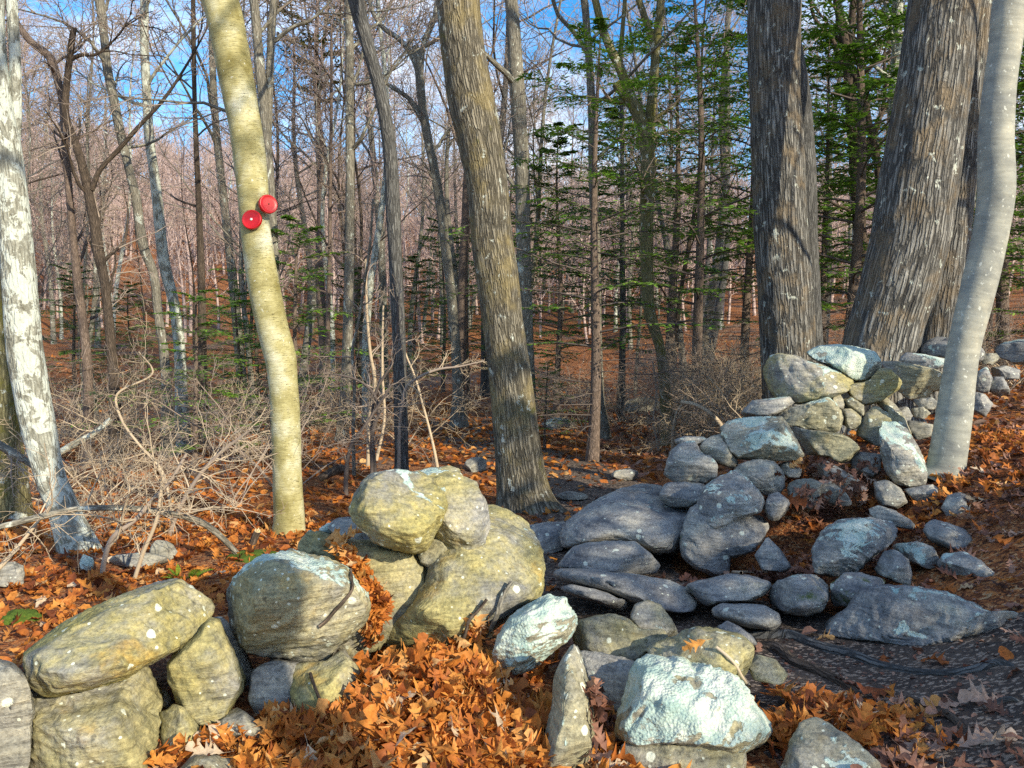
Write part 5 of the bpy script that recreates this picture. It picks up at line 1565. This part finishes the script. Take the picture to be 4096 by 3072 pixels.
# the wooded hillside reads as one mass
def far_wood():
    b = Buf()
    g = np.random.default_rng(9)
    protos = []
    for k in range(5):
        q = Buf()
        H = 7 + k * .8
        z = np.linspace(0, H, 7)
        line = np.stack([.25 * np.sin(z * .4 + k), .2 * np.sin(z * .5 + k * 2), z], -1)
        r = .13 * (1 - .85 * z / H)
        tubes(q, line[None], r[None], 4)
        B1, R1 = grow(line[None], r[None], 11, .22, .98, 2.6, 46, .14, 5, up=.07, ratio=.55, rmin=.028, shrink=.45)
        tubes(q, B1, R1, 3)
        B2, R2 = grow(B1, R1, 5, .15, .98, 1.3, 46, .15, 3, up=.06, ratio=.7, rmin=.018)
        tubes(q, B2, R2, 3)
        B3, R3 = grow(B2, R2, 2, .2, .98, .7, 42, .12, 2, up=.05, ratio=.7, rmin=.014)
        tubes(q, B3, R3, 3)
        protos.append((np.concatenate(q.v), np.concatenate(q.q)))
    y = 50 + 125 * g.random(1700) ** .9
    az = g.uniform(-.78, .74, 1700)
    x = az * y
    z = ground_z(x, y)
    for k, (v, f) in enumerate(protos):
        s = np.where(np.arange(1700) % 5 == k)[0]
        th = g.random(len(s)) * 6.28
        sc = g.uniform(.75, 1.2, len(s))
        c, sn = np.cos(th) * sc, np.sin(th) * sc
        V = np.stack([v[None, :, 0] * c[:, None] - v[None, :, 1] * sn[:, None] + x[s][:, None], v[None, :, 0] * sn[:, None] + v[None, :, 1] * c[:, None] + y[s][:, None], v[None, :, 2] * sc[:, None] + z[s][:, None] - .2], -1)
        F = f[None] + (np.arange(len(s)) * len(v))[:, None, None]
        b.add(V, quads=F)
    o = link('hillside_woods', b.mesh('hillside_woods', TWIG_PINK, bk=True))
    tag(o, 'grey-pink leafless wood covering the far hillside', 'woods', kind='stuff')


far_wood()

# ------------------------------------------------------------------ brush and shrubs
def shrub(seed, H, stems, spread, mat, rmin=.0035, n2=6, n3=5, n4=3):
    sb, cb = Buf(), Buf()
    g = np.random.default_rng(seed)
    az = g.random(stems) * 6.28
    el = g.uniform(.35, 1.25, stems)
    d = np.stack([np.cos(az) * np.cos(el), np.sin(az) * np.cos(el), np.sin(el)], -1)
    N = 10
    P = np.zeros((stems, N, 3))
    P[:, 0, :2] = g.normal(size=(stems, 2)) * .05
    L = H * g.uniform(.7, 1.3, stems)
    for k in range(1, N):
        P[:, k] = P[:, k - 1] + d * (L / (N - 1))[:, None]
        d = unit(d + g.normal(size=(stems, 3)) * .10 + np.array([0, 0, -spread]))
    Rr = np.linspace(.010, .004, N)[None] * g.uniform(.7, 1.3, stems)[:, None]
    tubes(sb, P, Rr, 5)
    B2, R2 = grow(P, Rr, n2, .25, .98, H * .45, 50, .2, 7, up=.01, ratio=.5, rmin=rmin)
    tubes(cb, B2, R2, 4)
    B3, R3 = grow(B2, R2, n3, .2, .98, H * .22, 50, .22, 5, ratio=.6, rmin=rmin * .75)
    tubes(cb, B3, R3, 3)
    B4, R4 = grow(B3, R3, n4, .2, .98, H * .10, 48, .2, 3, ratio=.7, rmin=rmin * .65)
    tubes(cb, B4, R4, 3)
    root = link('bare_shrub', None)
    tag(root, 'shrub', 'shrub')
    link('stems', sb.mesh('stems', mat, bk=True), root)
    link('crown', cb.mesh('crown', mat, bk=True), root)
    return root


sp_ = [shrub(1, 1.5, 6, .07, TWIG_PALE), shrub(2, 1.9, 7, .05, TWIG), shrub(3, 1.2, 6, .09, TWIG_PALE), shrub(4, 1.7, 6, .06, TWIG), shrub(5, 1.4, 8, .08, TWIG_PALE)]
sused = [False] * 5
SG = [('bare shrubs tangled at the left', 'leafless arching shrub in the twiggy tangle left of the birch'),
      ('bare shrubs along the trail', 'leafless thin shrub standing in leaf litter beyond the big oak'),
      ('twiggy bushes by the paired oaks', 'leafless pinkish bush crowding the foot of the paired oaks')]


def put_shrub(k, x, y, s, rot, zone):
    o = sp_[k]
    if sused[k]:
        o = dup(o, (0, 0, 0))
    sused[k] = True
    o.location = (x, y, float(ground_z(x, y)) - .02)
    o.rotation_euler = (0, 0, rot)
    o.scale = (s, s, s)
    o['label'], o['group'] = SG[zone][1], SG[zone][0]


g_ = np.random.default_rng(21)
n = 0
for q in range(900):
    if n >= 20:
        break
    y = g_.uniform(6.8, 19)
    x = g_.uniform(-.66, -.27) * y
    if abs(x + 2.0) < .5 and y < 8:
        continue
    put_shrub(int(g_.integers(5)), x, y, g_.uniform(.7, 1.15) * (.75 if y < 8 else 1), g_.uniform(0, 6.28), 0)
    n += 1
for q in range(12):
    y = g_.uniform(13, 26)
    az = g_.uniform(-.26, .2)
    x = az * y
    if abs(x - np.interp(y, PATH_PTS[:, 1], PATH_PTS[:, 0])) < 1.2:
        continue
    put_shrub(int(g_.integers(5)), x, y, g_.uniform(.6, 1.2), g_.uniform(0, 6.28), 1)
for q in range(20):
    y = g_.uniform(10.5, 16)
    az = g_.uniform(.225, .34)
    put_shrub(int(g_.choice([0, 2, 4, 1])), az * y, y, g_.uniform(.8, 1.25), g_.uniform(0, 6.28), 2)
for q in range(8):
    y = g_.uniform(12, 17)
    az = g_.uniform(.42, .66)
    put_shrub(int(g_.integers(5)), az * y, y, g_.uniform(.8, 1.2), g_.uniform(0, 6.28), 2)
    bpy.context.scene.objects[-1]['label'] = 'x' if False else bpy.context.scene.objects[-1].get('label', '')

# ------------------------------------------------------------------ leaf litter
def leaf_template(kind, g):
    if kind == 'oak':
        st = np.array([-.28, .0, .05, .14, .22, .29, .37, .45, .52, .60, .68, .75, .83, .91, 1.0])
        w = np.array([.008, .008, .05, .16, .30, .10, .20, .46, .14, .22, .50, .16, .22, .26, .01])
        fw = np.array([0, 0, 0, .02, .10, .0, .02, .13, .0, .02, .14, .0, .03, .05, 0])
        w = w * .62
    elif kind == 'oval':
        st = np.linspace(0, 1, 8)
        w = .26 * np.sin(np.pi * np.clip(st * .96 + .03, 0, 1)) ** .8
        fw = st * 0
    else:
        st = np.array([0, .3, .65, 1.0])
        w = np.array([.05, .3, .34, .05])
        fw = st * 0
    n = len(st)
    cu, be, tw = g.uniform(-.2, 1.1), g.uniform(-1.2, 1.2), g.uniform(-.5, .5)
    rows = []
    asy = g.uniform(.8, 1.2, (n, 2))
    x = st - .4
    z0 = be * .35 * x * x + .04 * np.sin(st * 9 + g.random() * 6)
    for j, sg in ((0, -1), (1, 0), (2, 1)):
        ww = w * (asy[:, 0] if sg < 0 else asy[:, 1])
        yy = sg * ww
        zz = z0 + (cu * 1.1 * ww * ww * 2.2 + cu * .18 * ww if sg else 0) + tw * yy * x
        zz = zz + (.06 * np.sin(st * 21 + sg + g.random() * 6) * (ww > .1) if sg else 0)
        rows.append(np.stack([x + (fw if sg else 0), yy, zz], -1))
    V = np.stack(rows, 1).reshape(-1, 3)
    q = []
    for i in range(n - 1):
        for j in range(2):
            q.append((i * 3 + j, i * 3 + j + 1, i * 3 + j + 4, i * 3 + j + 3))
    return V, np.array(q)


def scatter_leaves(buf, tmpls, pos, nrm, size, tone, g, tilt=.45):
    C = len(pos)
    kk = g.integers(len(tmpls), size=C)
    up = unit(nrm + g.normal(size=(C, 3)) * tilt)
    a = unit(np.cross(up, g.normal(size=(C, 3))))
    b = np.cross(up, a)
    for k, (V, q) in enumerate(tmpls):
        s = np.where(kk == k)[0]
        if not len(s):
            continue
        W = (V[None, :, 0:1] * a[s][:, None] + V[None, :, 1:2] * b[s][:, None] + V[None, :, 2:3] * up[s][:, None]) * size[s][:, None, None] + pos[s][:, None]
        F = q[None] + (np.arange(len(s)) * len(V))[:, None, None]
        buf.add(W, quads=F, tone=np.repeat(tone[s], len(V)))


lg_ = np.random.default_rng(31)
OAKL = [leaf_template('oak', lg_) for _ in range(12)]
OVAL = [leaf_template('oval', lg_) for _ in range(6)]
CHIP = [leaf_template('chip', lg_) for _ in range(6)]


def gz_fine(x, y):
    near = np.exp(-((x / 9) ** 2 + ((y - 5) / 9) ** 2))
    return ground_z(x, y) + .022 * near * fbm(np.stack([x * 3, y * 3, x * 0], -1), 3)


def open_ground(x, y, z, keep=.05):
    ok = np.ones(len(x), bool)
    for i in range(len(x)):
        h = STONE_BVH.ray_cast(Vector((x[i], y[i], z[i] + 2.5)), Vector((0, 0, -1)), 2.5)
        if h[0] is not None and h[0].z > z[i] + .03:
            ok[i] = False
    return ok


def litter(n, y0, y1, power, azl, azr, tmpls, size, mat_sel, dens_path, lift, tilt, tone_mu, tone_sd, test=True):
    y = y0 + (y1 - y0) * lg_.random(n) ** power
    x = lg_.uniform(azl, azr, n) * y
    pd = path_dist(x, y)
    keep = (pd > .95 + .2 * lg_.random(n)) | (lg_.random(n) < dens_path) | (y > 10)
    patch = fbm(np.stack([x * .9, y * .9, x * 0 + 3], -1), 3)
    keep &= lg_.random(n) < np.clip(.75 + .7 * patch, .25, 1)
    x, y = x[keep], y[keep]
    z = gz_fine(x, y)
    if test:
        ok = open_ground(x, y, z)
        x, y, z = x[ok], y[ok], z[ok]
    C = len(x)
    z = z + lift * lg_.random(C) + .006
    pos = np.stack([x, y, z], -1)
    nrm = np.tile([0, 0, 1.0], (C, 1))
    sz = size * lg_.uniform(.6, 1.25, C)
    tone = np.clip(lg_.normal(tone_mu, tone_sd, C), 0, 1)
    dull = (x > .25 * y * .3 + .35) & (lg_.random(C) < mat_sel)
    return pos, nrm, sz, tone, dull


bright, dullb = Buf(), Buf()


def lay(args, tmpls, tilt):
    pos, nrm, sz, tone, dull = args
    for sel, bf in ((~dull, bright), (dull, dullb)):
        if sel.any():
            scatter_leaves(bf, tmpls, pos[sel], nrm[sel], sz[sel], tone[sel], lg_, tilt)


lay(litter(5200, 2.3, 8, .8, -.75, .78, OAKL, .125, .88, .07, .035, .4, .45, .22), OAKL, .4)
lay(litter(4200, 2.3, 8, .8, -.75, .78, OVAL, .085, .88, .10, .02, .4, .42, .22), OVAL, .4)
lay(litter(15000, 6, 18, .9, -.75, .72, CHIP, .105, .6, .45, .02, .4, .48, .2, False), CHIP, .4)
lay(litter(16000, 15, 46, 1.1, -.75, .72, CHIP, .15, .45, 1, .03, .4, .48, .2, False), CHIP, .45)
# fine debris on the trodden earth
pos, nrm, sz, tone, dull = litter(5200, 2.2, 8, .8, -.05, .8, CHIP, .028, 1, 1, .006, .3, .35, .25)
scatter_leaves(dullb, CHIP, pos, nrm, sz, tone, lg_, .3)


def drift(buf, centre, spreadxy, n, height, size, tilt, tone_mu, tmpls=OAKL, tone_sd=.2):
    d = lg_.normal(size=(n, 2)) * np.array(spreadxy)
    x, y = centre[0] + d[:, 0], centre[1] + d[:, 1]
    z = gz_fine(x, y)
    ok = open_ground(x, y, z)
    x, y, z, d = x[ok], y[ok], z[ok], d[ok]
    e = np.exp(-.5 * ((d[:, 0] / spreadxy[0]) ** 2 + (d[:, 1] / spreadxy[1]) ** 2))
    C = len(x)
    z = z + height * e * lg_.random(C) ** .5 + .01
    scatter_leaves(buf, tmpls, np.stack([x, y, z], -1), np.tile([0, -.25, 1.0], (C, 1)), size * lg_.uniform(.7, 1.25, C), np.clip(lg_.normal(tone_mu, tone_sd, C), 0, 1), lg_, tilt)


drift(bright, (-.30, 3.12), (.30, .24), 900, .16, .135, .62, .60)
drift(bright, (.02, 2.80), (.22, .20), 420, .10, .14, .6, .58)
drift(bright, (-.35, 2.75), (.35, .15), 380, .10, .14, .6, .60)
drift(bright, (-.95, 2.85), (.25, .14), 160, .08, .12, .6, .58)
drift(bright, (1.22, 3.02), (.20, .16), 190, .07, .12, .6, .55)
drift(dullb, (1.35, 2.65), (.35, .25), 160, .04, .13, .4, .5)
drift(dullb, (2.0, 5.2), (.45, .40), 220, .06, .13, .55, .5)
drift(bright, (3.7, 6.4), (.6, .8), 420, .05, .14, .5, .42)
drift(bright, (2.75, 5.5), (.5, .3), 160, .05, .13, .5, .5)
drift(bright, (3.7, 7.8), (.7, .6), 260, .05, .14, .5, .5)
# leaves caught in crevices between the stones, placed along seams
def crevice(buf, pts, n, size, spread, tone_mu, tilt=.9):
    pts = np.array(pts, float)
    t = lg_.random(n) * (len(pts) - 1)
    i = np.clip(t.astype(int), 0, len(pts) - 2)
    f = (t - i)[:, None]
    px = pts[i] * (1 - f) + pts[i + 1] * f + lg_.normal(size=(n, 2)) * spread
    P_, N_ = [], []
    for x, y in px:
        p, nn = surf_hit(x, y, .012 + .025 * lg_.random())
        P_.append(p)
        N_.append(nn)
    scatter_leaves(buf, OAKL, np.array(P_), np.array(N_), size * lg_.uniform(.6, 1.2, n), np.clip(lg_.normal(tone_mu, .2, n), 0, 1), lg_, tilt)


crevice(bright, [(1350, 2160), (1400, 2230), (1450, 2300), (1500, 2370), (1530, 2420), (1490, 2480), (1480, 2530)], 150, .10, 15, .50)
crevice(bright, [(1355, 2150), (1390, 2220)], 14, .11, 14, .7)
crevice(bright, [(1480, 2650), (1650, 2620), (1800, 2590), (1950, 2500)], 90, .12, 22, .62)
crevice(bright, [(1990, 2700), (2120, 2760), (2180, 2650)], 40, .11, 18, .35)
crevice(dullb, [(2350, 2750), (2420, 2900), (2400, 3040)], 60, .11, 22, .35)
crevice(bright, [(3160, 1850), (3230, 1880), (1700, 1830)], 20, .11, 12, .4)
crevice(dullb, [(3220, 1870), (3420, 1950), (3460, 1860)], 60, .11, 20, .5)
crevice(dullb, [(3180, 1980), (3300, 2040), (3350, 2060)], 50, .12, 24, .45)
o = link('leaf_litter', bright.mesh('leaf_litter', LEAF, tone=True))
tag(o, 'orange and russet oak leaf litter covering the woodland floor', 'leaf litter', kind='stuff')
o = link('dry_leaf_litter', dullb.mesh('dry_leaf_litter', LEAF_DULL, tone=True))
tag(o, 'dull brown leaf litter and chips along the trail and bank', 'leaf litter', kind='stuff')

# a few big leaves that stand out
for k, (sx, sy, size, tn, lab, mt) in enumerate([
    (1370, 2175, .20, .80, 'large tan oak leaf standing in the crevice above the lichened round boulder', LEAF), (1995, 2900, .21, .88, 'large yellow oak leaf lying lowest on the right of the leaf pile', LEAF),
    (1880, 2545, .22, .82, 'large buff oak leaf leaning on the foot of the sloping boulder', LEAF), (3530, 2790, .20, .22, 'big red-brown oak leaf flat on the dark trail', LEAF),
    (3950, 2830, .17, .8, 'pale dry oak leaf on the trail near the right edge', LEAF_DULL), (4010, 2190, .19, .45, 'curled brown oak leaf on the speckled boulder at right', LEAF),
    (3170, 1990, .2, .25, 'curled russet leaf beside the squarish stone on the bank', LEAF), (2790, 2590, .10, .75, 'small orange leaf lying on the yellow stone', LEAF)]):
    p, nn = surf_hit(sx, sy, .03)
    b = Buf()
    g5 = np.random.default_rng(60 + k)
    nn = unit(nn * .6 + np.array([0, -.5, .6]))
    scatter_leaves(b, [OAKL[k % 12]], np.zeros((1, 3)), nn[None], np.array([size]), np.array([tn]), g5, .15)
    o = link('oak_leaf', b.mesh('oak_leaf', mt, tone=True), loc=tuple(p))
    tag(o, lab, 'leaf')

# ------------------------------------------------------------------ roots, sticks, ferns, moss
def on_surface(pts, lift):
    return np.array([surf_hit(x, y, lift)[0] for x, y in pts])


def root_of(label, pts, r, mat=HICKORY):
    P3 = np.array([ground_hit(x, y) for x, y in pts])
    P3[:, 2] = gz_fine(P3[:, 0], P3[:, 1]) + .012
    P3[0, 2] -= .03
    P3[-1, 2] -= .05
    rr = np.linspace(r, r * .55, len(pts))
    b = Buf()
    bark_tube(b, np.concatenate([P3, rr[:, None]], 1), 120, 14, 0, .0015, .010, seed=int(pts[0][0]))
    base = P3[0]
    o = link('tree_root', b.mesh('tree_root', mat, origin=base, bk=True), loc=tuple(base))
    tag(o, label, 'root', 'bare roots crossing the trail')


H2S = lambda L_: [(2996 + x / ZS, 1900 + y / ZS) for x, y in L_]
root_of('long smooth root snaking across the trail to the right edge', H2S([(-20, 715), (60, 716), (170, 714), (300, 760), (450, 805), (560, 842), (680, 862), (790, 880), (900, 885), (1000, 858), (1090, 835), (1230, 860)]), .030)
root_of('rough root running below the long smooth root', H2S([(20, 748), (110, 772), (200, 832), (330, 882), (440, 942), (530, 990)]), .036, DARKBARK)
root_of('short root sunk in debris at the lower right', H2S([(690, 985), (790, 1040), (900, 1090), (980, 1160)]), .026, DARKBARK)
root_of('thin pale root near the right edge of the trail', H2S([(1040, 1040), (1080, 1010), (1150, 1000), (1230, 1005)]), .016)


def stick(label, pts, r, mat, lift):
    P3 = on_surface(pts, lift)
    b = Buf()
    rr = np.linspace(r * .7, r, len(pts))
    bark_tube(b, np.concatenate([P3, rr[:, None]], 1), 50, 8, 0, .0008, .001, seed=len(pts))
    base = P3[0]
    o = link('stick', b.mesh('stick', mat, origin=base, bk=True), loc=tuple(base))
    tag(o, label, 'stick')


B2S = lambda L_: [(800 + x / ZS, 1800 + y / ZS) for x, y in L_]
C2S = lambda L_: [(1400 + x / ZS, 1800 + y / ZS) for x, y in L_]
stick('crooked dark stick lying on the face of the lichened round boulder', B2S([(648, 530), (652, 570), (658, 610), (620, 665), (580, 700), (545, 740), (520, 768)]), .008, DARKBARK, .012)
stick('thin dark stick leaning left on the sloping boulder above the leaf pile', C2S([(598, 660), (550, 700), (520, 740), (490, 790), (470, 835)]), .008, DARKBARK, .03)
stick('thicker grey stick leaning on the sloping boulder, right of the thin one', C2S([(690, 590), (665, 650), (630, 710), (580, 770), (510, 838)]), .012, MAPLE, .035)
stick('slim dark twig hanging down the olive supporting stone', [(900 + x / 1.1545, 2400 + y / 1.1545) for x, y in ((402, 345), (425, 410), (450, 480), (465, 560), (466, 620))], .006, DARKBARK, .012)
stick('pale stick lying along the trail edge below the bank', [(2600 + x / ZS, 1800 + y / ZS) for x, y in ((395, 545), (450, 540), (500, 541), (550, 538))], .012, TWIG_PALE, .012)
stick('bowed pinkish twig beside the lichen-plated boulder', [(1900 + x / ZS, 2200 + y / ZS) for x, y in ((1060, 430), (1110, 490), (1150, 540), (1180, 580), (1200, 610))], .005, TWIG_PALE, .015)


def fern(label, sx, sy, nf, L_, seed):
    p = ground_hit(sx, sy)
    g = np.random.default_rng(seed)
    root = link('fern', None, loc=tuple(p))
    tag(root, label, 'fern')
    for k in range(nf):
        b = Buf()
        az = g.random() * 6.28
        el = g.uniform(.6, 1.35)
        d = np.array([math.cos(az) * math.cos(el), math.sin(az) * math.cos(el), math.sin(el)])
        P = [np.zeros(3)]
        for q in range(11):
            P.append(P[-1] + d * L_ / 11)
            d = unit(d + np.array([0, 0, -.09]))
        P = np.array(P)
        tubes(b, P[None], np.linspace(.003, .001, 12)[None], 4, tone=.3)
        T = unit(np.gradient(P, axis=0))[1:]
        lat = unit(np.cross(T, [0.3, 0.2, 1.0]))
        for sg in (1, -1):
            al = unit(lat * sg + T * .35)
            w = L_ * .26 * np.sin(np.linspace(.5, 3.0, 11)).clip(.15)
            quads_sprays(b, P[1:], al, unit(np.cross(T, lat)), w, np.full(11, L_ * .075), g.uniform(.4, 1, 11))
        link('frond', b.mesh('frond', FERN, smooth=False, tone=True), root)


fern('small upright yellowing fern frond behind the flat-topped boulder', 765, 2325, 3, .16, 3)
fern('low bright green fern tuft left of the upright fern', 715, 2330, 7, .12, 8)


def moss_pad(label, sx, sy, rx, ry, seed):
    p = ground_hit(sx, sy)
    v, f = ICO[4]
    s = v * np.array([rx, ry, .045])
    s = s + unit(v) * (fbm(v * 3 + seed, 4) * .025)[:, None]
    b = Buf()
    b.add(s, tris=f)
    o = link('moss_pad', b.mesh('moss_pad', MOSS), loc=(p[0], p[1], p[2] + .005))
    tag(o, label, 'moss')


moss_pad('green moss cushion behind the lichened round boulder near the birch', 1020, 2235, .22, .14, 1)
moss_pad('small moss pad on the leaf slope left of the flat-topped boulder', 75, 2480, .12, .10, 2)
print('objects', len(scene.objects))
